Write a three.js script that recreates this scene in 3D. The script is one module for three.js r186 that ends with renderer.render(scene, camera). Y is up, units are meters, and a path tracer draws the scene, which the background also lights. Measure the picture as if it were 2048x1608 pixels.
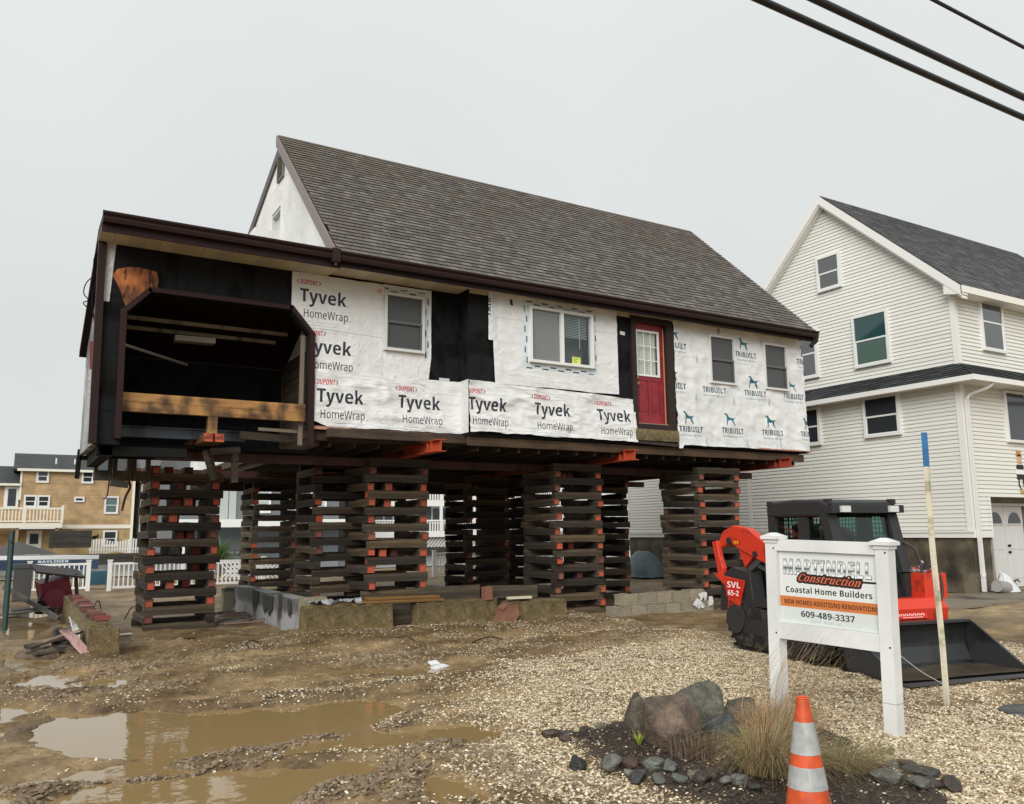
import * as THREE from 'three';
import { mergeGeometries, mergeVertices } from 'three/addons/utils/BufferGeometryUtils.js';

// ---------- camera, sky, sun, exposure ----------
const scene = new THREE.Scene();
const R = Math.PI / 180;
const camera = new THREE.PerspectiveCamera(51.5, 2048 / 1608, 0.1, 4000);
camera.rotation.order = 'YXZ';
camera.rotation.set(8.815 * R, -31.008 * R, -0.575 * R);
camera.position.set(0, 1.6, 0);
const renderer = new THREE.WebGLRenderer({ antialias: true });
renderer.toneMapping = THREE.LinearToneMapping;
renderer.toneMappingExposure = 1.9;
renderer.shadowMap.enabled = true;
renderer.shadowMap.type = THREE.PCFSoftShadowMap;

// seeded random and value noise
let seedState = 20240117;
function rnd() { seedState = (seedState + 0x6d2b79f5) | 0; let t = Math.imul(seedState ^ (seedState >>> 15), 1 | seedState); t = (t + Math.imul(t ^ (t >>> 7), 61 | t)) ^ t; return ((t ^ (t >>> 14)) >>> 0) / 4294967296; }
const rr = (a, b) => a + (b - a) * rnd();
const pick = (a) => a[Math.floor(rnd() * a.length) % a.length];
function hash(x, y) { let h = Math.imul(x, 374761393) + Math.imul(y, 668265263) | 0; h = Math.imul(h ^ (h >>> 13), 1274126177); return ((h ^ (h >>> 16)) >>> 0) / 4294967296; }
function vnoise(x, y, px = 0, py = 0) {
  const xi = Math.floor(x), yi = Math.floor(y), fx = x - xi, fy = y - yi;
  const w = (i, p) => (p ? ((i % p) + p) % p : i);
  const sx = fx * fx * (3 - 2 * fx), sy = fy * fy * (3 - 2 * fy);
  const x0 = w(xi, px), x1 = w(xi + 1, px), y0 = w(yi, py), y1 = w(yi + 1, py);
  const a = hash(x0, y0), b = hash(x1, y0), c = hash(x0, y1), d = hash(x1, y1);
  return a + (b - a) * sx + (c - a) * sy + (a - b - c + d) * sx * sy;
}
function fbm(x, y, oct = 4, px = 0, py = 0) { let s = 0, a = 0.5, n = 0; for (let i = 0; i < oct; i++) { s += a * vnoise(x + i * 17, y + i * 31, px, py); n += a; a *= 0.5; x *= 2; y *= 2; px *= 2; py *= 2; } return s / n; }
const clamp = (v, a = 0, b = 1) => Math.min(b, Math.max(a, v));
const smooth = (a, b, v) => { const t = clamp((v - a) / (b - a)); return t * t * (3 - 2 * t); };

// one overcast sky: an even cloud layer, brighter towards the zenith as overcast skies are
{
  const W = 512, H = 256, d = new Float32Array(W * H * 4);
  for (let j = 0; j < H; j++) for (let i = 0; i < W; i++) {
    const el = (j + 0.5) / H * Math.PI - Math.PI / 2, up = Math.max(0, Math.sin(el));
    const cloud = 0.9 + 0.2 * fbm(i / W * 10, j / H * 7, 5, 10, 0);
    const L = (0.385 + 0.10 * up) * cloud, o = (j * W + i) * 4;
    d[o] = L * 0.975; d[o + 1] = L * 1.01; d[o + 2] = L * 1.005; d[o + 3] = 1;
  }
  const sky = new THREE.DataTexture(d, W, H, THREE.RGBAFormat, THREE.FloatType);
  sky.mapping = THREE.EquirectangularReflectionMapping; sky.magFilter = THREE.LinearFilter; sky.minFilter = THREE.LinearFilter; sky.needsUpdate = true;
  scene.background = sky; scene.environment = sky;
}
const sun = new THREE.DirectionalLight(new THREE.Color(1, 0.985, 0.96), 1.5);
sun.position.set(-32, 31, 26); sun.target.position.set(8, 0, -10);
sun.castShadow = true; sun.shadow.radius = 75; sun.shadow.mapSize.set(2048, 2048);
Object.assign(sun.shadow.camera, { left: -45, right: 45, top: 45, bottom: -45, near: 1, far: 150 });
scene.add(sun, sun.target);

// ---------- helpers ----------
const V3 = (x, y, z) => new THREE.Vector3(x, y, z);
const lin = (r, g, b) => new THREE.Color().setRGB(r, g, b);
function mat(color, roughness = 0.8, o = {}) {
  const c = Array.isArray(color) ? lin(...color) : new THREE.Color(color);
  const phys = ['clearcoat', 'transmission', 'ior', 'thickness', 'sheen', 'specularIntensity'].some((k) => k in o);
  const m = phys ? new THREE.MeshPhysicalMaterial() : new THREE.MeshStandardMaterial();
  m.color.copy(c); m.roughness = roughness;
  for (const k in o) m[k] = o[k];
  return m;
}
function tex(n, fn, srgb = true, rep = 1, h = n) {
  const d = new Uint8Array(n * h * 4);
  for (let j = 0; j < h; j++) for (let i = 0; i < n; i++) {
    const v = fn(i / n, j / h, i, j), o = (j * n + i) * 4;
    if (typeof v === 'number') { d[o] = d[o + 1] = d[o + 2] = clamp(v) * 255; } else { d[o] = clamp(v[0]) * 255; d[o + 1] = clamp(v[1]) * 255; d[o + 2] = clamp(v[2]) * 255; }
    d[o + 3] = 255;
  }
  const t = new THREE.DataTexture(d, n, h); t.wrapS = t.wrapT = THREE.RepeatWrapping; t.magFilter = THREE.LinearFilter; t.minFilter = THREE.LinearMipmapLinearFilter; t.generateMipmaps = true;
  if (srgb) t.colorSpace = THREE.SRGBColorSpace;
  t.repeat.set(rep, rep); t.needsUpdate = true; return t;
}
function canvasTex(w, h, draw) {
  const c = document.createElement('canvas'); c.width = w; c.height = h; draw(c.getContext('2d'), w, h);
  const t = new THREE.CanvasTexture(c); t.colorSpace = THREE.SRGBColorSpace; t.anisotropy = 4; return t;
}
// geometries: boxes by centre, boxes by corners, tubes, prisms
function gbox(w, h, d, x = 0, y = 0, z = 0, rx = 0, ry = 0, rz = 0) {
  const g = new THREE.BoxGeometry(w, h, d);
  if (rx || ry || rz) g.applyMatrix4(new THREE.Matrix4().makeRotationFromEuler(new THREE.Euler(rx, ry, rz)));
  return g.translate(x, y, z);
}
const cbox = (x0, x1, y0, y1, z0, z1) => gbox(Math.abs(x1 - x0), Math.abs(y1 - y0), Math.abs(z1 - z0), (x0 + x1) / 2, (y0 + y1) / 2, (z0 + z1) / 2);
function gbar(a, b, w, h = w) {   // a rectangular bar from a to b
  const A = V3(...a), B = V3(...b), dir = B.clone().sub(A), L = dir.length(); dir.normalize();
  const g = new THREE.BoxGeometry(w, h, L);
  const m = new THREE.Matrix4().lookAt(V3(0, 0, 0), dir.clone().negate(), Math.abs(dir.y) > 0.99 ? V3(1, 0, 0) : V3(0, 1, 0));
  return g.applyMatrix4(m).translate((A.x + B.x) / 2, (A.y + B.y) / 2, (A.z + B.z) / 2);
}
function gtube(pts, r, seg = 24, rad = 7) { return new THREE.TubeGeometry(new THREE.CatmullRomCurve3(pts.map((p) => V3(...p))), seg, r, rad, false); }
function gcyl(r0, r1, h, x, y, z, n = 16, rx = 0, rz = 0) { const g = new THREE.CylinderGeometry(r0, r1, h, n); if (rx) g.rotateX(rx); if (rz) g.rotateZ(rz); return g.translate(x, y, z); }
function gshape(pts, depth, holes = [], bevel = 0) {   // outline in x,y; extruded along -z from 0
  const s = new THREE.Shape(pts.map((p) => new THREE.Vector2(p[0], p[1])));
  for (const h of holes) s.holes.push(new THREE.Path(h.map((p) => new THREE.Vector2(p[0], p[1]))));
  const g = new THREE.ExtrudeGeometry(s, bevel ? { depth: depth - 2 * bevel, bevelEnabled: true, bevelSize: bevel, bevelThickness: bevel, bevelSegments: 2, bevelOffset: -bevel } : { depth, bevelEnabled: false });
  return g.translate(0, 0, -depth + (bevel || 0));
}
const rect = (x0, x1, y0, y1) => [[x0, y0], [x1, y0], [x1, y1], [x0, y1]];
// uv in metres taken from the face's own plane
function wuv(g) {
  const n = g.index ? g.toNonIndexed() : g, p = n.attributes.position, c = p.count, uv = new Float32Array(c * 2), a = V3(), b = V3(), d = V3(), e = V3(), f = V3();
  for (let i = 0; i < c; i += 3) {
    a.fromBufferAttribute(p, i); b.fromBufferAttribute(p, i + 1); d.fromBufferAttribute(p, i + 2);
    e.subVectors(b, a); f.subVectors(d, a); e.cross(f);
    const X = Math.abs(e.x), Y = Math.abs(e.y), Z = Math.abs(e.z);
    for (let k = 0; k < 3; k++) {
      const v = k === 0 ? a : k === 1 ? b : d; let u, w;
      if (Y >= X && Y >= Z) { u = v.x; w = v.z; } else if (X >= Z) { u = v.z; w = v.y; } else { u = v.x; w = v.y; }
      uv[(i + k) * 2] = u; uv[(i + k) * 2 + 1] = w;
    }
  }
  n.setAttribute('uv', new THREE.BufferAttribute(uv, 2)); return n;
}
function strip(g) { const n = g.index ? g.toNonIndexed() : g; for (const k of Object.keys(n.attributes)) if (!['position', 'normal', 'uv', 'color'].includes(k)) n.deleteAttribute(k); n.morphAttributes = {}; return n; }
function merged(list) { const l = (Array.isArray(list) ? list : [list]).map((g) => strip(g.isBufferGeometry ? g : g)); return l.length === 1 ? l[0] : mergeGeometries(l, false); }
const names = new Map();
function numbered(n) { const k = names.get(n) || 0; names.set(n, k + 1); return k ? n + '_' + String(k).padStart(3, '0') : n; }
function setup(m) { m.castShadow = true; m.receiveShadow = true; return m; }
// a thing: a Group at its base; parts may be given in the thing's own frame, or in world metres through at()
function thing(name, label, category, pos = [0, 0, 0], turn = 0, group) {
  const o = new THREE.Group(); o.name = numbered(name); o.position.set(...pos); o.rotation.y = turn;
  o.userData = { label, category }; if (group) o.userData.group = group; scene.add(o); return o;
}
function part(parent, name, geoms, m, o = {}) {
  let g = merged(geoms); if (!o.keepUV) g = wuv(g);
  const mesh = setup(new THREE.Mesh(g, m)); mesh.name = name; parent.add(mesh);
  if (o.world) { mesh.position.set(-parent.position.x, -parent.position.y, -parent.position.z); }
  if (o.label) mesh.userData.label = o.label; if (o.kind) mesh.userData.kind = o.kind;
  return mesh;
}
const wpart = (p, n, g, m, o = {}) => part(p, n, g, m, { ...o, world: true });
function single(name, geoms, m, label, category, o = {}) {
  let g = merged(geoms); if (!o.keepUV) g = wuv(g);
  const mesh = setup(new THREE.Mesh(g, m)); mesh.name = numbered(name);
  mesh.userData = { label, category }; if (o.group) mesh.userData.group = o.group;
  if (o.pos) mesh.position.set(...o.pos); if (o.turn) mesh.rotation.y = o.turn; scene.add(mesh); return mesh;
}
function structure(name, geoms, m, o = {}) {
  let g = merged(geoms); if (!o.keepUV) g = wuv(g);
  const mesh = setup(new THREE.Mesh(g, m)); mesh.name = numbered(name); mesh.userData = { kind: o.kind || 'structure' };
  if (o.label) mesh.userData.label = o.label; if (o.category) mesh.userData.category = o.category; scene.add(mesh); return mesh;
}
function copyOf(src, name, pos, turn, label) { const c = src.clone(); c.name = numbered(name); c.position.set(...pos); c.rotation.y = turn; c.userData = { ...src.userData }; if (label) c.userData.label = label; scene.add(c); return c; }

// ---------- shared surface textures ----------
const tGrain = tex(256, (u, v) => 0.72 + 0.28 * fbm(u * 8, v * 8, 5, 8, 8), true);                  // mottled, tiles over 1 m
const tFine = tex(256, (u, v) => fbm(u * 32, v * 32, 3, 32, 32), false);                            // fine relief
const tMud = tex(512, (u, v) => { const n = fbm(u * 6, v * 6, 6, 6, 6), f = fbm(u * 48 + 3, v * 48, 2, 48, 48); const k = 0.55 + 0.5 * n + 0.22 * (f - 0.5); return [k, k * 0.985, k * 0.96]; }, true);
const tMudBump = tex(512, (u, v) => 0.6 * fbm(u * 10, v * 10, 5, 10, 10) + 0.4 * Math.pow(fbm(u * 40 + 9, v * 40, 3, 40, 40), 1.5), false);
const tWood = tex(512, (u, v) => { const w = fbm(u * 3, v * 40, 4, 3, 40), s = fbm(u * 6 + 7, v * 6, 4, 6, 6); const k = 0.45 + 0.6 * w * (0.5 + 0.8 * s); return [k, k * 0.96, k * 0.9]; }, true);
const tWoodBump = tex(512, (u, v) => fbm(u * 4, v * 48, 4, 4, 48), false);
const tAgg = tex(512, (u, v) => { const p = vnoise(u * 90, v * 90, 90, 90), q = vnoise(u * 40 + 5, v * 40, 40, 40), m = fbm(u * 5, v * 5, 5, 5, 5); const k = 0.42 + 0.5 * Math.pow(p, 1.3) * (0.5 + 0.6 * q) + 0.38 * (m - 0.4); return [k, k * 0.95, k * 0.8]; }, true);
const tAggBump = tex(512, (u, v) => vnoise(u * 90, v * 90, 90, 90), false);
const tStain = tex(512, (u, v) => { const a = fbm(u * 4, v * 4, 6, 4, 4), b = fbm(u * 14 + 3, v * 2, 4, 14, 2); const k = 1.05 - 0.42 * smooth(0.42, 0.72, a) - 0.25 * smooth(0.5, 0.8, b); return [k, k, k * 0.98]; }, true);
const tCrease = tex(512, (u, v) => { const wx = fbm(u * 4, v * 4, 3, 4, 4), wy = fbm(u * 4 + 9, v * 4 + 4, 3, 4, 4); const r = Math.abs(fbm(u * 5 + wx * 1.2, v * 5 + wy * 1.2, 4) - 0.5) * 2; const q = Math.abs(fbm(u * 11 + wy, v * 9 + wx, 3) - 0.5) * 2; return 0.35 + 0.5 * Math.pow(1 - r, 3) + 0.25 * Math.pow(1 - q, 4); }, false);
const tShingle = tex(256, (u, v) => { const k = 0.6 + 0.55 * vnoise(u * 100, v * 100, 100, 100) * (0.4 + fbm(u * 8, v * 8, 4, 8, 8)); return k; }, true);
function rep(t, x, y = x) { const c = t.clone(); c.repeat.set(x, y); c.needsUpdate = true; return c; }
// ---------- ground: wet, rutted sand and mud, one sheet out to the horizon ----------
const WATER = -0.03;
function inPoly(x, z, P) { let c = false; for (let i = 0, j = P.length - 1; i < P.length; j = i++) if ((P[i][1] > z) !== (P[j][1] > z) && x < (P[j][0] - P[i][0]) * (z - P[i][1]) / (P[j][1] - P[i][1]) + P[i][0]) c = !c; return c; }
function polyDist(x, z, P) {   // signed: positive inside
  let d = 1e9; for (let i = 0, j = P.length - 1; i < P.length; j = i++) { const ax = P[j][0], az = P[j][1], bx = P[i][0] - ax, bz = P[i][1] - az, t = clamp(((x - ax) * bx + (z - az) * bz) / (bx * bx + bz * bz)); d = Math.min(d, Math.hypot(x - ax - t * bx, z - az - t * bz)); }
  return inPoly(x, z, P) ? d : -d;
}
const gravelPoly = [[5.4, -8.9], [6.9, -9.3], [8.6, -9.2], [10.6, -8.6], [11.6, -6.2], [9.4, -4.9], [8.3, -5.0], [7.2, -5.3], [6.6, -4.7], [8.0, -3.9], [13, -4.2], [13, -1.5], [3.5, -1.5], [2.75, -4.2], [3.0, -5.0], [3.5, -5.7], [3.45, -6.4], [4.0, -7.3]];
const bedPoly = [[3.75, -5.55], [4.4, -5.75], [5.2, -5.5], [5.5, -4.9], [5.5, -4.3], [5.15, -3.75], [4.9, -3.2], [4.6, -2.6], [3.5, -2.6], [3.4, -4.0], [3.42, -4.7]];
// pools: x, z, half sizes, turn, depth
const pools = [[1.0, -7.9, 0.75, 1.15, -0.3, 1], [2.1, -7.6, 1.1, 0.85, 0.35, 1], [0.85, -5.6, 0.75, 1.25, -0.1, 1], [1.9, -5.7, 0.55, 0.4, 0.3, 0.7], [3.3, -6.45, 0.5, 0.28, 0.6, 0.8], [2.72, -4.75, 0.16, 0.85, -0.25, 0.9], [2.35, -5.0, 0.1, 0.5, -0.25, 0.7], [0.3, -12.9, 0.6, 0.75, 0, 1], [0.55, -11.2, 0.42, 0.6, 0.2, 0.9], [0.9, -10.6, 0.35, 0.3, 0, 0.8], [1.7, -12.6, 0.35, 0.5, 0, 0.8], [1.65, -10.3, 0.28, 0.4, 0, 0.7], [0.5, -17.2, 0.5, 1.9, 0, 1], [0.6, -21.5, 0.5, 1.6, 0, 1], [4.3, -9.4, 0.9, 0.4, 0.2, 0.55], [3.1, -9.9, 0.5, 0.3, 0.1, 0.6], [-0.3, -9.2, 0.5, 0.8, 0, 1], [-0.2, -6.4, 0.6, 0.6, 0, 0.8], [2.9, -8.2, 0.45, 0.3, 0.4, 0.55], [2.6, -12.6, 0.7, 0.25, 0.1, 0.7]];
// ridges of pushed-up mud and shell: from, to, width, height
const ridges = [[[0.1, -6.55], [0.9, -6.35], 0.12, 0.06], [[0.9, -6.35], [1.75, -6.3], 0.1, 0.055], [[1.6, -5.15], [2.9, -6.0], 0.17, 0.075], [[2.2, -5.0], [2.65, -5.75], 0.2, 0.06], [[0.1, -5.9], [0.45, -6.4], 0.15, 0.07], [[1.2, -6.6], [3.1, -7.0], 0.16, 0.05], [[1.9, -8.4], [3.9, -8.6], 0.25, 0.05], [[0.4, -9.5], [0.85, -9.0], 0.12, 0.06], [[2.55, -4.4], [2.6, -5.3], 0.06, 0.04], [[3.0, -6.0], [3.0, -4.6], 0.25, 0.04]];
function segDist(x, z, a, b) { const bx = b[0] - a[0], bz = b[1] - a[1], t = clamp(((x - a[0]) * bx + (z - a[1]) * bz) / (bx * bx + bz * bz)); return Math.hypot(x - a[0] - t * bx, z - a[1] - t * bz); }
function poolAt(x, z) {
  let m = 0; const wx = (fbm(x * 1.6, z * 1.6, 4) - 0.5) * 0.9, wz = (fbm(x * 1.6 + 40, z * 1.6, 4) - 0.5) * 0.9;
  for (const [cx, cz, a, b, t, d] of pools) { const dx = x + wx - cx, dz = z + wz - cz; if (Math.abs(dx) > 3 || Math.abs(dz) > 3) continue; const c = Math.cos(t), s = Math.sin(t), e = Math.hypot((dx * c + dz * s) / a, (-dx * s + dz * c) / b); m = Math.max(m, d * smooth(1.35, 0.6, e)); }
  return m;
}
function ridgeAt(x, z) { let m = 0; const w = (fbm(x * 5, z * 5, 3) - 0.5) * 0.25; for (const [a, b, wd, h] of ridges) { const d = segDist(x + w, z + w, a, b); if (d < wd * 2.5) m = Math.max(m, h * smooth(wd * 1.6, 0, d)); } return m; }
function gravelAt(x, z) { if (x < 1 || x > 15 || z > 0 || z < -12) return 0; return smooth(-0.75, 0.6, polyDist(x, z, gravelPoly) + (fbm(x * 1.3 + 5, z * 1.3, 4) - 0.5) * 1.4); }
function bedAt(x, z) { if (x < 2 || x > 7 || z < -7 || z > -1.5) return 0; return smooth(-0.05, 0.14, polyDist(x, z, bedPoly) + (fbm(x * 4, z * 4, 3) - 0.5) * 0.22); }
function heightAt(x, z) {
  const near = smooth(40, 14, Math.hypot(x - 5, z + 9));
  let h = 0.012 + near * ((fbm(x * 0.55, z * 0.55, 3) - 0.5) * 0.075 + (fbm(x * 2.3, z * 2.3, 4) - 0.5) * 0.075 + (fbm(x * 9, z * 9, 3) - 0.5) * 0.034);
  const g = gravelAt(x, z), b = bedAt(x, z);
  h = h * (1 - 0.6 * b) + 0.02 * g + 0.05 * b;
  h += 0.1 * smooth(-11.2, -12.6, z) * smooth(-14.5, -13, z) * smooth(3.3, 4.3, x) * smooth(10, 8.5, x);    // sand banked against the old footing
  if (near > 0) h += -0.085 * poolAt(x, z) + 1.0 * ridgeAt(x, z);
  h -= 0.014 * smooth(0.1, 0.7, x) * smooth(4.0, 2.8, x) * smooth(-9.6, -8.6, z) * smooth(-3.6, -4.4, z);   // the low, churned corner of the lot
  return h;
}
{
  // grid lines: 4.5 cm apart close by, widening to the horizon
  function lines(a, b, step, far) { const l = []; for (let v = a; v <= b + 1e-6; v += step) l.push(v); let s = step, v = a; const lo = []; while (v > -far) { s *= 1.13; v -= s; lo.push(v); } v = b; s = step; while (v < far) { s *= 1.13; v += s; l.push(v); } return lo.reverse().concat(l); }
  const xs = lines(-1.5, 10.5, 0.045, 1800), zs = lines(-15, -2.2, 0.045, 1800);
  const nx = xs.length, nz = zs.length, pos = new Float32Array(nx * nz * 3), col = new Float32Array(nx * nz * 3), uv = new Float32Array(nx * nz * 2), idx = new Uint32Array((nx - 1) * (nz - 1) * 6);
  const mudA = [0.25, 0.168, 0.084], mudB = [0.41, 0.295, 0.16], sand = [0.5, 0.385, 0.23], soil = [0.055, 0.04, 0.029], shell = [0.29, 0.215, 0.12], clod = [0.17, 0.122, 0.075];
  const mix = (a, b, t) => [a[0] + (b[0] - a[0]) * t, a[1] + (b[1] - a[1]) * t, a[2] + (b[2] - a[2]) * t];
  for (let j = 0; j < nz; j++) for (let i = 0; i < nx; i++) {
    const x = xs[i], z = zs[j], k = j * nx + i;
    pos[k * 3] = x; pos[k * 3 + 1] = heightAt(x, z); pos[k * 3 + 2] = z; uv[k * 2] = x * 0.5; uv[k * 2 + 1] = z * 0.5;
    const n1 = fbm(x * 0.7 + 3, z * 0.7, 5), n2 = fbm(x * 3.1, z * 3.1 + 8, 4);
    let c = mix(mudA, mudB, smooth(0.32, 0.66, 0.6 * n1 + 0.4 * n2));
    c = mix(c, sand, 0.75 * smooth(0.55, 0.8, n2) * smooth(0.4, 0.6, n1));
    c = mix(c, shell, 0.8 * Math.pow(gravelAt(x, z), 2));
    c = mix(c, clod, smooth(0.015, 0.05, ridgeAt(x, z)) * smooth(0.35, 0.6, fbm(x * 6, z * 6, 3)));
    c = mix(c, soil, bedAt(x, z));
    c = mix(c, sand, 0.7 * smooth(13, 16, x) * smooth(-22, -14, z));
    col.set(c, k * 3);
  }
  let o = 0; for (let j = 0; j < nz - 1; j++) for (let i = 0; i < nx - 1; i++) { const a = j * nx + i; idx[o++] = a; idx[o++] = a + nx; idx[o++] = a + 1; idx[o++] = a + 1; idx[o++] = a + nx; idx[o++] = a + nx + 1; }
  const g = new THREE.BufferGeometry(); g.setAttribute('position', new THREE.BufferAttribute(pos, 3)); g.setAttribute('uv', new THREE.BufferAttribute(uv, 2)); g.setAttribute('color', new THREE.BufferAttribute(col, 3)); g.setIndex(new THREE.BufferAttribute(idx, 1)); g.computeVertexNormals();
  const m = mat(0xffffff, 0.85, { vertexColors: true, map: tMud, bumpMap: tMudBump, bumpScale: 0.03, ior: 1.33 });
  m.roughnessMap = tex(256, (u, v) => 0.45 + 0.55 * fbm(u * 5, v * 5, 5, 5, 5), false);
  const mesh = setup(new THREE.Mesh(g, m)); mesh.name = 'ground'; mesh.userData = { kind: 'structure' }; scene.add(mesh);
  // muddy rain water standing in the low places
  const w = new THREE.PlaneGeometry(8, 24, 1, 1).rotateX(-Math.PI / 2).translate(2.2, WATER, -14);
  const wm = mat([0.29, 0.198, 0.088], 0.03, { ior: 1.5 });
  wm.bumpMap = rep(tex(256, (u, v) => fbm(u * 6, v * 6, 4, 6, 6), false), 1.2); wm.bumpScale = 0.0012;
  structure('puddle_water', w, wm);
  // the lagoon behind the lots
  structure('lagoon_water', new THREE.PlaneGeometry(60, 15).rotateX(-Math.PI / 2).translate(18, 0.05, -43), mat([0.32, 0.34, 0.33], 0.12));
  // wet concrete apron before the white house
  structure('driveway', cbox(15.5, 40, 0.0, 0.045, -11.7, -9.9), mat([0.2, 0.165, 0.12], 0.55, { map: rep(tStain, 0.3), bumpMap: tFine, bumpScale: 0.004 }));
}
// shell gravel: pebbles and broken shell, too many to count
function pebbleGeom(k) { const g = mergeVertices(new THREE.IcosahedronGeometry(1, 0).deleteAttribute('uv').deleteAttribute('normal')); const p = g.attributes.position; for (let i = 0; i < p.count; i++) { const s = 0.75 + 0.5 * hash(i + 7 * k, k * 13 + 1); p.setXYZ(i, p.getX(i) * s, p.getY(i) * s * 0.5, p.getZ(i) * s * (0.7 + 0.2 * (k % 2))); } const n = g.toNonIndexed(); n.computeVertexNormals(); return n; }
function scatter(name, label, category, geom, count, m, place) {
  const inst = new THREE.InstancedMesh(geom, m, count), q = new THREE.Quaternion(), e = new THREE.Euler(), M4 = new THREE.Matrix4(), c = new THREE.Color(); let n = 0, guard = 0;
  while (n < count && guard++ < count * 40) { const r = place(); if (!r) continue; const [x, y, z, s, col] = r; e.set(rr(-0.5, 0.5), rr(0, 6.28), rr(-0.5, 0.5)); q.setFromEuler(e); M4.compose(V3(x, y, z), q, V3(s * rr(0.8, 1.3), s * rr(0.7, 1.1), s)); inst.setMatrixAt(n, M4); inst.setColorAt(n, c.setRGB(...col)); n++; }
  inst.count = n; setup(inst); inst.name = numbered(name); inst.userData = { kind: 'stuff', label, category }; scene.add(inst); return inst;
}
const shellCols = [[0.6, 0.48, 0.29], [0.46, 0.35, 0.2], [0.82, 0.73, 0.53], [0.34, 0.25, 0.14], [0.22, 0.155, 0.09], [0.42, 0.35, 0.25], [0.78, 0.68, 0.47], [0.7, 0.63, 0.5], [0.52, 0.41, 0.25], [0.3, 0.22, 0.13]];
{
  const pm = mat(0xffffff, 0.5);
  const colour = () => { const c = pick(shellCols), k = rr(0.8, 1.1); return [c[0] * k, c[1] * k, c[2] * k]; };
  const pt = (x, z, s) => [x, heightAt(x, z) + s * 0.15, z, s, colour()];
  {
    // thick gravel, most of it close to the viewer
    scatter('shell_gravel', 'pale broken shell gravel covering the ground round the sign', 'gravel', pebbleGeom(1), 200000, pm, () => { const t = Math.pow(rnd(), 1.5), z = -2.6 - 6.9 * t, x = rr(2.2, 12.5); const g = gravelAt(x, z) * (1 - bedAt(x, z)); if (rnd() > Math.pow(g, 1.4)) return null; return pt(x, z, 0.006 + 0.011 * rnd() * rnd()); });
    // thin scatter over the mud, thicker along the ridges and the footing
    scatter('scattered_shell', 'loose white shell bits scattered over the wet mud', 'shells', pebbleGeom(3), 27000, pm, () => { const z = -4 - 9 * Math.pow(rnd(), 1.2), x = rr(-0.6, 9.5); let p = 0.05 + 3.0 * ridgeAt(x, z) / 0.06 * 0.3; p += 0.5 * smooth(0.52, 0.7, fbm(x * 1.7 + 11, z * 1.7, 4)); p *= 1 - 0.85 * smooth(0.3, 0.7, poolAt(x, z)); if (x < 2.2 && rnd() < 0.55) return null; if (rnd() > p * (1 - bedAt(x, z))) return null; return pt(x, z, 0.005 + 0.011 * rnd() * rnd()); });
  }
  scatter('shell_in_bed', 'few white shell bits lying on the dark mulch', 'shells', pebbleGeom(7), 420, pm, () => { const x = rr(3.1, 5.4), z = rr(-5.6, -3); if (bedAt(x, z) < 0.5) return null; return pt(x, z, rr(0.007, 0.013)); });
  const cm = mat(0xffffff, 0.75);
  scatter('mud_clods', 'crumbly brown mud clods along the ridges between puddles', 'mud', pebbleGeom(9), 2600, cm, () => { const x = rr(-0.4, 3.6), z = rr(-9.8, -4.2); if (rnd() > (ridgeAt(x, z) / 0.05 - 0.25) * smooth(-7.2, -6.6, z)) return null; const s = rr(0.008, 0.026), k = rr(0.6, 1.3); return [x, heightAt(x, z) + s * 0.1, z, s, [0.2 * k, 0.145 * k, 0.09 * k]]; });
  scatter('mud_lumps', 'brown mud lumps on the sand before the cribs', 'mud', pebbleGeom(10), 3600, cm, () => { const x = rr(-0.8, 9.5), z = rr(-15, -9.5); if (rnd() > smooth(0.45, 0.7, fbm(x * 1.2, z * 1.2 + 5, 4))) return null; const s = rr(0.012, 0.045), k = rr(0.6, 1.3); return [x, heightAt(x, z), z, s, [0.22 * k, 0.16 * k, 0.098 * k]]; });
  scatter('bark_mulch', 'dark bark mulch in the planting bed round the boulders', 'mulch', new THREE.BoxGeometry(2.4, 0.35, 0.7), 4200, cm, () => { const x = rr(3.1, 5.5), z = rr(-5.7, -2.7); if (rnd() > bedAt(x, z)) return null; const s = rr(0.007, 0.016), k = rr(0.5, 1.6); return [x, heightAt(x, z) + s * 0.2, z, s, [0.06 * k, 0.042 * k, 0.03 * k]]; });
}
// ---------- builders shared by the houses ----------
const matWhiteTrim = mat([0.72, 0.72, 0.70], 0.45), matWhiteVinyl = mat([0.78, 0.78, 0.75], 0.5);
const matGlassDark = mat([0.03, 0.034, 0.036], 0.06, { ior: 1.6 });
const matGlassScreen = mat([0.06, 0.063, 0.063], 0.35);
const matGlassClear = mat([0.85, 0.9, 0.9], 0.02, { transmission: 1, thickness: 0, ior: 1.5 });
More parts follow.
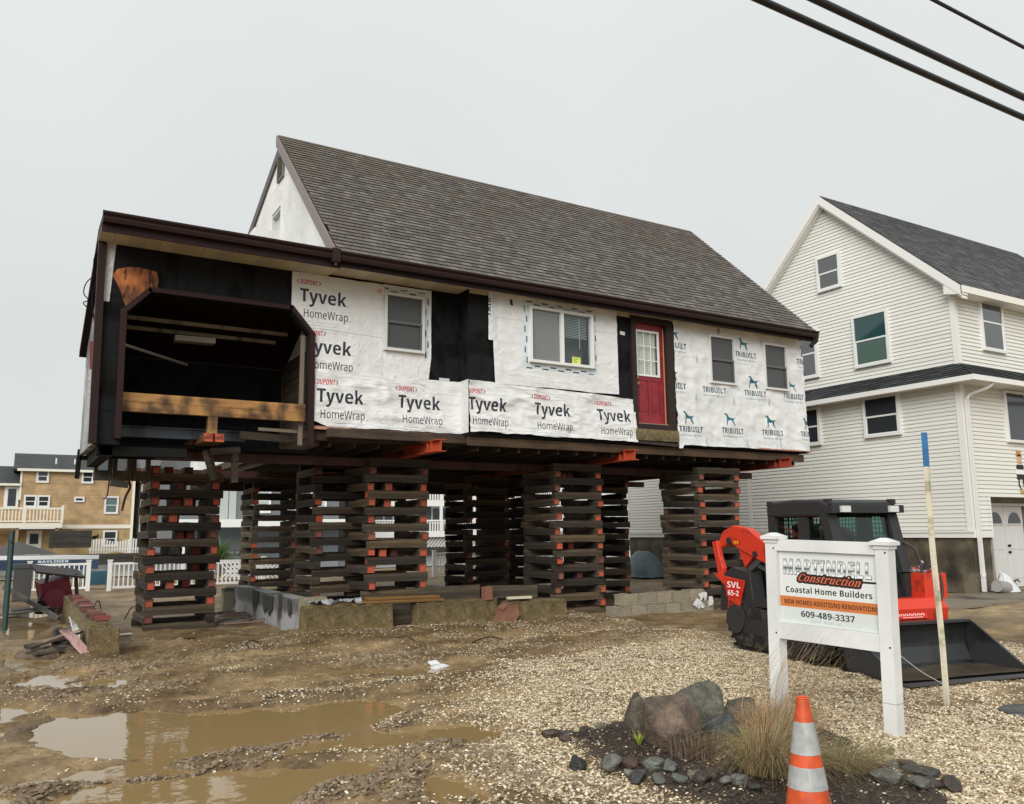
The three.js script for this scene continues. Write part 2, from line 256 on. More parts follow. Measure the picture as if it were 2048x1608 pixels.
// a window in its own frame: x right, y up, facing +z, centre of the sill line at the origin
function windowPart(parent, w, h, o = {}) {
  const f = o.frame ?? 0.055, d = o.depth ?? 0.05, m = o.mat ?? matWhiteTrim, pane = o.pane ?? matGlassDark, low = o.low ?? pane;
  const g = [cbox(-w / 2, w / 2, h - f, h, -0.04, d), cbox(-w / 2, w / 2, 0, f, -0.04, d + 0.012), cbox(-w / 2, -w / 2 + f, f, h - f, -0.04, d), cbox(w / 2 - f, w / 2, f, h - f, -0.04, d)];
  const win = part(parent, 'window', g, m);
  const iw = w - 2 * f, r = 0.03, z0 = o.back ?? 0.012;
  if (o.shade) part(win, 'roller_shade', cbox(-w / 2 + f, w / 2 - f, f, h - f, z0 - 0.026, z0 - 0.02), o.shade);
  if (o.style === 'slider') {
    part(win, 'meeting_rail', cbox(-0.035, 0.035, f, h - f, 0, d - 0.008), m);
    part(win, 'pane', cbox(-w / 2 + f, -0.035, f, h - f, z0 - 0.004, z0 + 0.004), pane);
    part(win, 'pane', cbox(0.035, w / 2 - f, f, h - f, z0 - 0.004, z0 + 0.004), low);
  } else if (o.style === 'plain') {
    part(win, 'pane', cbox(-w / 2 + f, w / 2 - f, f, h - f, z0 - 0.004, z0 + 0.004), pane);
  } else {
    const my = f + (h - 2 * f) * (o.split ?? 0.5);
    part(win, 'sash', [cbox(-iw / 2, iw / 2, my - r / 2 - 0.008, my + r / 2 + 0.008, 0, d - 0.012), cbox(-iw / 2, -iw / 2 + r, f, my - r / 2 - 0.008, 0.002, d - 0.018), cbox(iw / 2 - r, iw / 2, f, my - r / 2 - 0.008, 0.002, d - 0.018), cbox(-iw / 2 + r, iw / 2 - r, f, f + r, 0.002, d - 0.018)], o.sash ?? m);
    part(win, 'pane', cbox(-iw / 2, iw / 2, my + r / 2 + 0.008, h - f, z0 - 0.004, z0 + 0.004), pane);
    part(win, 'pane', cbox(-iw / 2 + r, iw / 2 - r, f + r, my - r / 2 - 0.008, z0 - 0.004 - (o.back === undefined ? 0 : 0), z0 + 0.003), low);
  }
  return win;
}
function put(o, x, y, z, turn = 0) { const b = o.parent.position; o.position.set(x - b.x, y - b.y, z - b.z); o.rotation.y = turn; return o; }
// shingles on a slope: e = eave corner, u = unit along the eave, s = unit up the slope
const unitTab = strip(new THREE.BoxGeometry(1, 1, 1)); wuv(unitTab);
function shingles(parent, e, u, s, width, length, o) {
  const U = V3(...u).normalize(), S = V3(...s).normalize(), N = V3().crossVectors(S, U).normalize(); if (N.y < 0) N.negate();
  const rows = Math.ceil(length / o.exp), tabs = [];
  for (let r = 0; r < rows; r++) {
    let a = -rr(0, o.tab), top = Math.min(length, (r + 1) * o.exp + 0.03), bot = r * o.exp - 0.004, lift = rr(-0.001, 0.001);
    const lo = o.left ? o.left((r + 0.5) * o.exp) : 0, hi = o.right ? o.right((r + 0.5) * o.exp) : width;
    a += lo; const wv = r + 0;
    while (a < hi) { const w = rr(o.tab * 0.7, o.tab * 1.25), x0 = Math.max(lo, a), x1 = Math.min(hi, a + w - 0.006); if (x1 - x0 > 0.03) tabs.push({ x0, x1, bot: bot - rr(0, o.ragged ?? 0.005), top, t: rr(0.006, 0.009), lift, r, k: o.colour((r + 0.5) / rows, (x0 + x1) / 2) }); a += w; }
  }
  const E = V3(...e), tilt = o.tilt ?? 0.14, M4 = new THREE.Matrix4();
  for (const t of tabs) {
    const S2 = S.clone().multiplyScalar(Math.cos(tilt)).addScaledVector(N, -Math.sin(tilt)), N2 = N.clone().multiplyScalar(Math.cos(tilt)).addScaledVector(S, Math.sin(tilt));
    const L = t.top - t.bot, wv = 0.006 * (fbm(t.x0 * 0.9, t.r * 0.3, 2) - 0.5);
    const c = E.clone().addScaledVector(U, (t.x0 + t.x1) / 2).addScaledVector(S, (t.top + t.bot) / 2 + wv).addScaledVector(N, 0.018 + t.lift);
    const U2 = V3().crossVectors(N2, S2).normalize();
    t.m = new THREE.Matrix4().makeBasis(U2.multiplyScalar(t.x1 - t.x0), N2.multiplyScalar(t.t), S2.multiplyScalar(-L)).setPosition(c); if (t.m.determinant() < 0) t.m.scale(V3(-1, 1, 1)); t.d = c.distanceTo(V3(0, 1.6, 0));
  }
  tabs.sort((a, b) => a.d - b.d);
  const n = o.parts ?? 0, rest = [];
  tabs.forEach((t, i) => {
    if (i < n) { const mesh = setup(new THREE.Mesh(unitTab, o.mats[t.k])); mesh.name = 'shingle'; mesh.matrix.copy(t.m); mesh.matrix.decompose(mesh.position, mesh.quaternion, mesh.scale); mesh.position.sub(o.base); parent.add(mesh); } else {
      const g = unitTab.clone().applyMatrix4(t.m), c = o.mats[t.k].color, cl = new Float32Array(g.attributes.position.count * 3); for (let i2 = 0; i2 < cl.length; i2 += 3) { cl[i2] = c.r; cl[i2 + 1] = c.g; cl[i2 + 2] = c.b; } g.setAttribute('color', new THREE.BufferAttribute(cl, 3)); rest.push(g);
    }
  });
  if (rest.length) { const g = wuv(mergeGeometries(rest, false)); const mesh = setup(new THREE.Mesh(g, o.restMat)); mesh.name = o.restName ?? 'shingles'; mesh.userData.kind = 'stuff'; mesh.position.set(-o.base.x, -o.base.y, -o.base.z); parent.add(mesh); }
}

// ---------- the raised house ----------
const ZB = -12.85, ZF = -12.5;
const house = thing('raised_house', 'old house jacked up on timber cribs, white house wrap, black paper, red door, brown roof', 'house', [8, 3.2, -15.5]);
const felt = mat([0.011, 0.0115, 0.0128], 0.9, { specularIntensity: 0.35, map: rep(tStain, 0.9), bumpMap: rep(tCrease, 0.6), bumpScale: 0.02 });
const brown = mat([0.026, 0.0125, 0.0118], 0.5, { specularIntensity: 0.35 }), brownDark = mat([0.018, 0.01, 0.0095], 0.6, { specularIntensity: 0.35 });
const woodDark = mat([0.085, 0.06, 0.042], 0.85, { map: rep(tWood, 0.7), bumpMap: rep(tWoodBump, 0.7), bumpScale: 0.004 });
const woodRaw = mat([0.62, 0.33, 0.115], 0.65, { map: tex(512, (u, v) => { const w = fbm(u * 4, v * 26 + 0.8 * fbm(u * 5, v * 3, 3, 5, 3), 4, 4, 0), s = fbm(u * 5 + 3, v * 3, 5, 5, 3); let k = 0.62 + 0.34 * w - 0.45 * smooth(0.5, 0.78, s); for (const [a, b] of [[0.2, 0.3], [0.55, 0.62], [0.83, 0.2], [0.38, 0.8]]) { const d = Math.hypot((u - a) * 3.2, (v - b) * 2.2); k *= 1 - 0.5 * smooth(0.06, 0.015, d); } return [k, k * 0.97, k * 0.9]; }, true, 0.7), bumpMap: rep(tWoodBump, 0.45, 1.4), bumpScale: 0.002 });
const blackStuff = mat([0.008, 0.008, 0.008], 0.85, { specularIntensity: 0.4, bumpMap: tFine, bumpScale: 0.004 });
const woodInterior = mat([0.12, 0.085, 0.055], 0.85, { map: rep(tWood, 0.6) });
{
  // walls
  const gOpen = [[1.27, 2.9], [3.94, 2.9], [3.94, 4.74], [3.6, 5.1], [1.57, 5.1], [1.27, 4.76]];
  wpart(house, 'garage_front_wall', [gshape([[0.95, 2.86], [1.27, 2.86], [1.27, 4.76], [1.57, 5.1], [3.6, 5.1], [3.94, 4.74], [3.94, 3.22], [6.64, 3.22], [6.64, 5.8], [0.95, 5.86]], 0.14, [rect(5.24, 5.88, 4.68, 5.58)]).translate(0, 0, ZB)], felt);
  wpart(house, 'front_wall', gshape([[6.64, 3.22], [15.1, 3.25], [15.1, 5.82], [6.64, 5.82]], 0.14, [rect(7.92, 9.2, 4.68, 5.58), rect(10.33, 11.12, 3.62, 5.68), rect(12.32, 12.96, 4.66, 5.56), rect(13.92, 14.56, 4.66, 5.56)]).translate(0, 0, ZF), felt);
  wpart(house, 'bay_return_wall', cbox(6.645, 6.78, 3.22, 5.8, ZF - 0.145, ZB - 0.142), felt);
  wpart(house, 'right_wall', gshape([[12.51, 3.25], [24.4, 3.25], [24.4, 5.45], [15.85, 9.36], [12.51, 6.2]], 0.14).rotateY(Math.PI / 2).translate(15.238, 0, 0), felt);
  const gable = mat([0.8, 0.8, 0.78], 0.55, { map: tex(256, (u, v) => 0.86 + 0.16 * fbm(u * 6, v * 3, 5, 6, 3), true, 0.5), bumpMap: rep(tCrease, 0.35), bumpScale: 0.02 });
  wpart(house, 'gable_wall', gshape([[12.99, 3.25], [24.4, 3.25], [24.4, 5.48], [15.85, 9.4], [12.99, 6.68]], 0.14, [rect(15.82, 16.58, 7.05, 8.1)]).rotateY(Math.PI / 2).translate(4.378, 0, 0), gable);
  wpart(house, 'back_wall', cbox(4.4, 15.09, 3.25, 5.4, -24.4, -24.28), felt);
  wpart(house, 'floor', cbox(4.25, 15.08, 3.1, 3.24, -24.27, ZF - 0.16), woodDark);
  wpart(house, 'ceiling', cbox(4.4, 15.09, 5.9, 5.98, -22, ZF - 0.2), woodDark);
  // rim boards along the bottom edge
  wpart(house, 'rim_board', cbox(3.98, 6.6, 3.06, 3.215, ZB - 0.1, ZB - 0.04), woodDark);
  wpart(house, 'rim_board', cbox(6.66, 15.1, 3.06, 3.215, ZF - 0.1, ZF - 0.04), mat([0.12, 0.075, 0.045], 0.8, { map: rep(tWood, 0.7), bumpMap: rep(tWoodBump, 0.7), bumpScale: 0.004 }));
  for (let i = 0; i < 26; i++) wpart(house, 'floor_joist', cbox(4.35 + i * 0.42, 4.39 + i * 0.42, 2.98, 3.098, -24.2, ZF - 0.13 - (4.39 + i * 0.42 < 6.7 ? 0.35 : 0)), woodDark);
  // copper-coloured flashing strips under the wrap
  const copper = mat([0.42, 0.2, 0.14], 0.5);
  wpart(house, 'flashing_strip', gbar([3.99, 3.255, ZB + 0.02], [6.66, 3.235, ZB + 0.03], 0.05, 0.05), copper);
  wpart(house, 'flashing_strip', gbar([13.55, 3.285, ZF + 0.06], [15.22, 3.285, ZF + 0.05], 0.09, 0.03), copper);

  // garage: side wall in foil, back wall, floorless, tilted roof
  const foil = mat([0.42, 0.43, 0.43], 0.4, { metalness: 0.6, bumpMap: rep(tCrease, 0.8), bumpScale: 0.05, map: rep(tStain, 0.5) });
  wpart(house, 'garage_side_wall', gshape([[12.86, 2.86], [15.3, 2.9], [15.3, 4.66], [12.86, 5.76]], 0.1).rotateY(Math.PI / 2).translate(1.03, 0, 0), foil);
  wpart(house, 'garage_back_wall', cbox(1.04, 4.24, 2.9, 4.6, -15.3, -15.2), woodInterior); wpart(house, 'painted_shade_lining', [cbox(1.04, 4.16, 2.98, 4.58, -15.196, -15.19)], felt);  // near-black sheet on the back wall; interior shade painted in, not real paper
  wpart(house, 'garage_roof', gshape([[12.16, 5.83], [13.02, 5.8], [15.42, 4.55], [15.42, 4.66], [12.95, 5.97], [12.16, 5.99]], 3.42).rotateY(Math.PI / 2).translate(4.25, 0, 0), brownDark);
  for (let i = 0; i < 9; i++) { const y = 2.98 + i * 0.19; wpart(house, 'lining_board', cbox(4.18, 4.2, y, y + 0.18, -15.15, -13.0), woodInterior); }
  // overhead door panels, tracked open under the roof
  const beige = mat([0.2, 0.165, 0.1], 0.8, { map: rep(tStain, 0.8) });
  for (let i = 0; i < 2; i++) wpart(house, 'overhead_door_panel', cbox(1.36, 3.85 - i * 0.12, 4.9 - i * 0.09, 4.96 - i * 0.09, -13.8 - i * 0.3, -13.76 - i * 0.3), beige);
  wpart(house, 'ceiling_light', gbox(0.62, 0.09, 0.2, 2.4, 4.72, -14.0, 0, 0, 0.02), mat([0.3, 0.28, 0.24], 0.5));
  wpart(house, 'conduit_pipe', gbar([1.3, 4.46, -13.6], [2.4, 4.42, -14.6], 0.04), mat([0.25, 0.23, 0.2], 0.6));
  // opening trim, bent like the clipped door head
  const jam = (a, b, w) => gbar([a[0], a[1], ZB + 0.02], [b[0], b[1], ZB + 0.02], w, 0.07);
  wpart(house, 'door_jamb', gbar([1.235, 2.94, ZB + 0.03], [1.215, 4.8, ZB + 0.03], 0.1, 0.085), brown);
  wpart(house, 'door_jamb', gbar([3.995, 2.95, ZB + 0.03], [3.975, 4.78, ZB + 0.03], 0.1, 0.085), brown);
  wpart(house, 'head_trim', jam([1.2, 4.76], [1.56, 5.15], 0.08), brown);
  wpart(house, 'head_trim', jam([1.53, 5.145], [3.64, 5.145], 0.08), brown);
  wpart(house, 'head_trim', jam([3.62, 5.17], [3.99, 4.75], 0.08), brown);
  wpart(house, 'inner_jamb', cbox(3.86, 3.92, 2.98, 4.76, ZB - 0.2, ZB - 0.15), mat([0.2, 0.16, 0.12], 0.7));
  // corner trim and peeled layers on the garage front
  wpart(house, 'corner_trim', gbar([0.925, 2.86, ZB + 0.012], [0.885, 5.88, ZB + 0.012], 0.1, 0.1), brown);
  wpart(house, 'wrap_scrap', gshape([[0.945, 5.86], [1.07, 5.82], [1.025, 4.9], [0.95, 4.9]], 0.004).translate(0, 0, ZB + 0.009), mat([0.5, 0.5, 0.49], 0.5, { bumpMap: rep(tCrease, 1), bumpScale: 0.02 }));
  wpart(house, 'bare_plywood', gshape([[1.04, 5.29], [1.1, 5.39], [1.22, 5.44], [1.36, 5.465], [1.5, 5.45], [1.63, 5.43], [1.66, 5.3], [1.65, 5.19], [1.56, 5.19], [1.25, 4.85], [1.2, 4.95], [1.17, 5.06], [1.1, 5.2]], 0.004).translate(0, 0, ZB + 0.009), mat([0.48, 0.16, 0.045], 0.8, { map: tex(256, (u, v) => { const k = 0.35 + 0.8 * fbm(u * 10, v * 4, 5, 10, 4), s = smooth(0.52, 0.8, fbm(u * 24, v * 7 + 3, 4, 24, 7)); return [k * (1 - 0.6 * s), k * (1 - 0.6 * s), k * (1 - 0.55 * s)]; }, true), bumpMap: tWoodBump, bumpScale: 0.004 }));
  // new lumber across the opening
  wpart(house, 'header_beam', cbox(1.285, 3.93, 3.35, 3.485, -13.0, -12.9), woodRaw);
  wpart(house, 'header_beam', cbox(1.285, 3.93, 3.489, 3.62, -13.0, -12.903), woodRaw);
  wpart(house, 'prop_post', cbox(2.46, 2.6, 3.09, 3.348, -13.03, -12.91), woodRaw);
  const grey = mat([0.1, 0.085, 0.065], 0.85, { map: rep(tWood, 0.7) });
  wpart(house, 'brace', gbar([2.55, 2.88, -13.4], [2.72, 2.45, -13.55], 0.1, 0.09), grey);
  wpart(house, 'brace', gbar([2.98, 2.9, -13.4], [3.0, 2.4, -13.45], 0.11, 0.09), grey);
  wpart(house, 'brace', gbar([2.6, 2.86, -13.4], [3.05, 2.9, -13.4], 0.1, 0.1), grey);
  wpart(house, 'broken_board', gbar([3.0, 3.12, -13.2], [3.85, 3.1, -13.3], 0.04, 0.12), grey);
  wpart(house, 'broken_board', gbar([3.3, 3.24, -13.3], [3.9, 3.22, -13.2], 0.02, 0.05), mat([0.45, 0.4, 0.3], 0.8));
  // what hangs below the garage floor: torn block footing and dark sills
  for (let i = 0; i < 3; i++) { const x = 1.16 + i * 0.29; wpart(house, 'footing_block', [cbox(x, x + 0.27, 2.5, 2.66, -15.42, -15.22), cbox(x, x + 0.05, 2.66, 2.86, -15.42, -15.22), cbox(x + 0.21, x + 0.27, 2.66, 2.86, -15.42, -15.22)], mat([0.1 + i * 0.012, 0.09, 0.06], 0.9, { map: tGrain, bumpMap: tFine, bumpScale: 0.01 })); }
  wpart(house, 'sill_timber', cbox(1.04, 4.2, 2.87, 3.0, -15.44, -15.31), blackStuff);
  wpart(house, 'sill_timber', cbox(1.0, 2.2, 2.72, 2.85, -13.2, -13.0), blackStuff);
  wpart(house, 'sill_timber', cbox(1.04, 1.2, 2.7, 2.86, -15.2, -13.0), blackStuff);
  wpart(house, 'sub_floor', cbox(1.2, 4.2, 2.92, 2.97, -15.2, -13.6), blackStuff);
  wpart(house, 'drain_pipe', [gbar([0.94, 3.0, -15.36], [0.92, 2.52, -15.36], 0.07), gbar([0.94, 2.86, -15.36], [1.16, 2.86, -15.36], 0.07)], blackStuff);
  // broken light fixture dangling from the sill
  wpart(house, 'dangling_fixture', [gbox(0.26, 0.1, 0.1, 1.47, 2.4, -14.5, 0, 0, -0.12)], mat([0.05, 0.05, 0.035], 0.6));
  wpart(house, 'dangling_strap', gtube([[1.33, 2.6, -14.5], [1.32, 2.4, -14.5], [1.3, 2.2, -14.5], [1.26, 2.15, -14.5]], 0.012, 12, 5), mat([0.03, 0.016, 0.012], 0.7)); wpart(house, 'dangling_strap', [gtube([[1.58, 2.5, -14.5], [1.63, 2.36, -14.5], [1.57, 2.2, -14.5], [1.53, 1.98, -14.5]], 0.02, 12, 5)], mat([0.03, 0.016, 0.012], 0.7));
  // loose wires at the garage's left corner
  wpart(house, 'loose_wire', [gtube([[0.82, 5.3, -13.0], [0.72, 5.15, -12.95], [0.7, 4.98, -12.9], [0.76, 4.9, -12.9], [0.7, 4.85, -12.9], [0.82, 4.75, -12.95], [0.9, 4.62, -13]], 0.008, 40, 5), gtube([[0.86, 5.75, -12.9], [0.8, 5.5, -13.0], [0.86, 5.3, -13.1], [0.82, 5.0, -13.1], [0.9, 4.4, -13.0]], 0.008, 40, 5)], blackStuff);
  wpart(house, 'red_trim_scrap', gbar([0.885, 4.35, -13.1], [0.91, 3.95, -13.1], 0.05, 0.12), mat([0.2, 0.03, 0.03], 0.6));
}
{
  // roof: steep front slope, shallow back slope
  wpart(house, 'rear_sill', cbox(4.25, 15.08, 2.8, 3.095, -24.4, -24.25), woodDark);
  const ex = 4.12, ey = 5.93, ez = -12.06, rx = 11.05, ry = 9.5, rz = -15.87;
  const sl = V3(0, ry - ey, rz - ez), L = sl.length();
  wpart(house, 'roof_deck', gshape([[-ez, ey - 0.05], [-rz, ry - 0.05], [-rz, ry - 0.14], [-ez, ey - 0.14]], rx - 0.04).rotateY(Math.PI / 2).translate(ex + rx - 0.02, 0, 0), brownDark);
  wpart(house, 'rear_roof', gshape([[15.87, 9.47], [24.8, 5.36], [24.8, 5.26], [15.87, 9.37]], rx - 0.08).rotateY(Math.PI / 2).translate(ex + rx, 0, 0), brownDark);
  const gp = rep(tShingle, 1.2), roofPal = [[0.163, 0.14, 0.122], [0.185, 0.162, 0.143], [0.143, 0.121, 0.105], [0.222, 0.2, 0.18], [0.165, 0.13, 0.094], [0.182, 0.14, 0.096], [0.122, 0.103, 0.089], [0.16, 0.137, 0.117]];
  const mats = roofPal.map((c) => mat(c, 0.8, { map: gp, bumpMap: tFine, bumpScale: 0.003 }));
  const restMat = mat(0xffffff, 0.8, { vertexColors: true, map: gp, bumpMap: tFine, bumpScale: 0.003 });
  const roof = wpart(house, 'roof', [cbox(ex, ex + rx, ry - 0.06, ry + 0.005, rz - 0.06, rz + 0.03)], mats[4]);
  // weathered tabs: browner, mossier ones grow more common in patches towards the ridge
  const colour = (t, x) => { const n = fbm(x * 0.5, t * 5, 3); const b = smooth(0.45, 0.95, t + (n - 0.5) * 0.7); const q = rnd(); if (q < 0.75 * b) return pick([4, 5, 5, 7, 4]); if (x < 0.7 && q < 0.6) return pick([7, 0, 4]); return pick([0, 0, 1, 1, 2, 3, 3, 6, 7]); };
  shingles(roof, [ex, ey, ez], [1, 0, 0], [sl.x, sl.y, sl.z], rx, L, { exp: 0.138, tab: 0.155, tilt: 0.125, mats, restMat, colour, parts: 300, base: V3(0, 0, 0), ragged: 0.008 });
  // rakes
  const rake = mat([0.2, 0.165, 0.155], 0.55), rb = (x) => gshape([[12.1, 5.72], [15.87, 9.26], [15.87, 9.5], [12.1, 5.96]], 0.04).rotateY(Math.PI / 2).translate(x, 0, 0);
  wpart(house, 'rake_board', rb(4.12), rake);
  wpart(house, 'rake_board', gshape([[15.87, 9.28], [24.8, 5.17], [24.8, 5.41], [15.87, 9.5]], 0.04).rotateY(Math.PI / 2).translate(4.235, 0, 0), mat([0.09, 0.08, 0.078], 0.6));
  wpart(house, 'rake_board', rb(15.21), rake);
  // gutters with a K profile
  function gutter(x0, x1, y, z) { const P = [[0, 0], [0.09, 0], [0.105, 0.05], [0.095, 0.08], [0.13, 0.115], [0.13, 0.14], [0.112, 0.14], [0.1, 0.118], [0.02, 0.02], [0.012, 0.14], [0, 0.14]].map(([a, b]) => [-a, b]); return gshape(P, x1 - x0).rotateY(Math.PI / 2).translate(x1, y, z); }
  wpart(house, 'gutter', gutter(4.16, 15.25, 5.8, -12.14), mat([0.024, 0.0115, 0.011], 0.38, { specularIntensity: 0.4 }));
  wpart(house, 'gutter', gutter(0.82, 4.1, 5.81, -12.16), mat([0.024, 0.0115, 0.011], 0.38, { specularIntensity: 0.4 }));
  wpart(house, 'fascia_board', cbox(4.16, 15.18, 5.72, 5.93, -12.165, -12.142), brownDark);
  wpart(house, 'fascia_board', cbox(0.82, 4.2, 5.70, 6.0, -12.185, -12.162), brown);
  wpart(house, 'gutter_end', cbox(4.02, 4.15, 5.76, 5.97, -12.15, -12.02), brown);
  wpart(house, 'downspout_elbow', gtube([[15.2, 5.86, -12.08], [15.2, 5.74, -12.08], [15.12, 5.66, -12.12], [15.08, 5.6, -12.14]], 0.045, 12, 8), brownDark);
  // soffit boards
  const sof = [[0.5, 0.43, 0.3], [0.54, 0.47, 0.33], [0.46, 0.4, 0.28]].map((c) => mat(c, 0.6));
  const sb = strip(new THREE.BoxGeometry(0.196, 0.012, 0.67)); wuv(sb);
  for (let i = 0; i < 72; i++) { const x = 0.92 + i * 0.2; if (x > 15.05) break; const m = setup(new THREE.Mesh(sb, sof[i % 3])); m.name = 'soffit_board'; const bay = x > 6.6; m.scale.z = bay ? 0.45 : 1; m.position.set(x - 8, (x < 4.2 ? 5.765 : 5.8) - 3.2, (bay ? -12.335 : -12.51) + 15.5); house.add(m); }
  wpart(house, 'frieze_board', cbox(6.66, 15.1, 5.735, 5.79, ZF + 0.004, ZF + 0.026), sof[0]);
}
// ---------- house wrap sheets ----------
// a sheet hung on the wall: top(x), bottom(x) in metres, creased in real relief
function sheet(name, x0, x1, top, bottom, z, m, o = {}) {
  const nx = Math.max(8, Math.round((x1 - x0) / 0.045)), ny = o.ny ?? 34, p = [], uv = [], idx = [];
  for (let j = 0; j <= ny; j++) for (let i = 0; i <= nx; i++) {
    const x = x0 + (x1 - x0) * i / nx, t = top(x), b = bottom(x), y = b + (t - b) * j / ny;
    const r = Math.abs(fbm(x * 1.3 + y * 0.7 + (o.seed ?? 0), y * 1.6 - x * 0.35, 3) - 0.5), q = Math.abs(fbm(x * 3.1 + (o.seed ?? 0), y * 4.6 + x * 1.1, 3) - 0.5);
    const loose = (o.loose ?? 0) * Math.pow(1 - j / ny, 3);
    const dz = 0.016 + 0.05 * Math.pow(1 - 2 * r, 4) * (o.amp ?? 1) * 0.5 + 0.018 * Math.pow(1 - 2 * q, 4) * (o.amp ?? 1) + loose * (0.3 + 0.9 * fbm(x * 2.2, 3, 2));
    p.push(x, y, z + dz + (o.zf ? o.zf(x) : 0)); uv.push((x - o.ux0) / (o.ux1 - o.ux0), (y - o.uy0) / (o.uy1 - o.uy0));
  }
  const cut = o.cut ?? []; const inCut = (k) => cut.some(([a, b, c, d]) => p[k * 3] > a && p[k * 3] < b && p[k * 3 + 1] > c && p[k * 3 + 1] < d);
  for (let j = 0; j < ny; j++) for (let i = 0; i < nx; i++) { const a = j * (nx + 1) + i; if (inCut(a) || inCut(a + 1) || inCut(a + nx + 1) || inCut(a + nx + 2)) continue; idx.push(a, a + 1, a + nx + 1, a + 1, a + nx + 2, a + nx + 1); }
  const g = new THREE.BufferGeometry(); g.setAttribute('position', new THREE.Float32BufferAttribute(p, 3)); g.setAttribute('uv', new THREE.Float32BufferAttribute(uv, 2)); g.setIndex(idx); g.computeVertexNormals();
  return wpart(house, name, g, m, { keepUV: true });
}
const WRAP = '#dcdcda';
function wrapBase(c, w, h, s = 1) { c.fillStyle = WRAP; c.fillRect(0, 0, w, h); for (let i = 0; i < 420 * s; i++) { const v = Math.floor(rr(195, 232)); c.globalAlpha = rr(0.03, 0.11); c.fillStyle = `rgb(${v},${v},${v - 2})`; c.beginPath(); c.ellipse(rr(0, w), rr(0, h), rr(3, w * 0.08), rr(2, h * 0.06), rr(0, 3), 0, 7); c.fill(); } c.globalAlpha = 1; for (let i = 0; i < 60 * s; i++) { c.strokeStyle = 'rgba(120,120,118,' + rr(0.05, 0.22).toFixed(2) + ')'; c.lineWidth = rr(0.5, 1.6); c.beginPath(); let x = rr(0, w), y = rr(0, h); c.moveTo(x, y); for (let k = 0; k < 4; k++) { x += rr(-16, 22); y += rr(-10, 14); c.lineTo(x, y); } c.stroke(); } }
function textFit(c, s, x, y, w, font, fill, h) { c.font = font; c.fillStyle = fill; c.textAlign = 'left'; c.textBaseline = 'alphabetic'; const k = w / c.measureText(s).width; c.save(); c.translate(x, y); c.scale(k, h ?? 1); c.fillText(s, 0, 0); c.restore(); }
// the printed wrap mark: centre words, small red oval word above, lines of small print below
function tyvekMark(c, P, x, y, w) {   // P maps metres to canvas pixels; x = left of the big word, y = its baseline
  const [px, py] = P(x, y), s = P(1, 0)[0] - P(0, 0)[0]; const big = w / 0.86;
  textFit(c, 'Tyvek', px, py, 0.80 * s * big * 0.98, `bold ${Math.round(0.3 * s)}px sans-serif`, '#2a2b36');
  c.fillStyle = '#2a2b36'; c.beginPath(); c.arc(px + 0.815 * s * big, py - 2, 1.8, 0, 7); c.fill();
  textFit(c, 'HomeWrap', px + 0.06 * s, py + 0.255 * s, 0.76 * s * big, `${Math.round(0.185 * s)}px sans-serif`, '#1d1d22');
  c.fillStyle = '#1d1d22'; c.beginPath(); c.arc(px + 0.85 * s * big, py + 0.25 * s, 1.8, 0, 7); c.fill();
  textFit(c, 'DUPONT', px + 0.0 * s, py - 0.285 * s, 0.3 * s, `bold ${Math.round(0.115 * s)}px sans-serif`, '#b0333a');
  c.strokeStyle = '#5a2b30'; c.lineWidth = Math.max(1, 0.012 * s); c.beginPath(); c.moveTo(px - 0.02 * s, py - 0.36 * s); c.lineTo(px - 0.045 * s, py - 0.33 * s); c.lineTo(px - 0.02 * s, py - 0.295 * s); c.moveTo(px + 0.32 * s, py - 0.36 * s); c.lineTo(px + 0.345 * s, py - 0.33 * s); c.lineTo(px + 0.32 * s, py - 0.295 * s); c.stroke();
  for (let k = 0; k < 4; k++) { c.fillStyle = k === 3 ? 'rgba(160,60,66,.55)' : 'rgba(60,60,66,.5)'; const yy = py + (0.32 + k * 0.05) * s; for (let u = 0; u < 0.62; u += rr(0.02, 0.05)) c.fillRect(px + (0.1 + u + (k === 3 ? 0.15 : 0)) * s * 0.9, yy, rr(0.012, 0.03) * s, Math.max(1, 0.008 * s)), u += k === 3 ? 0.02 : 0; }
}
const wrapMat = (t, b = 0.014) => mat(0xffffff, 0.42, { map: t, bumpMap: rep(tCrease, 1.4), bumpScale: b, side: THREE.DoubleSide, ior: 1.45 });
const SC = 230;
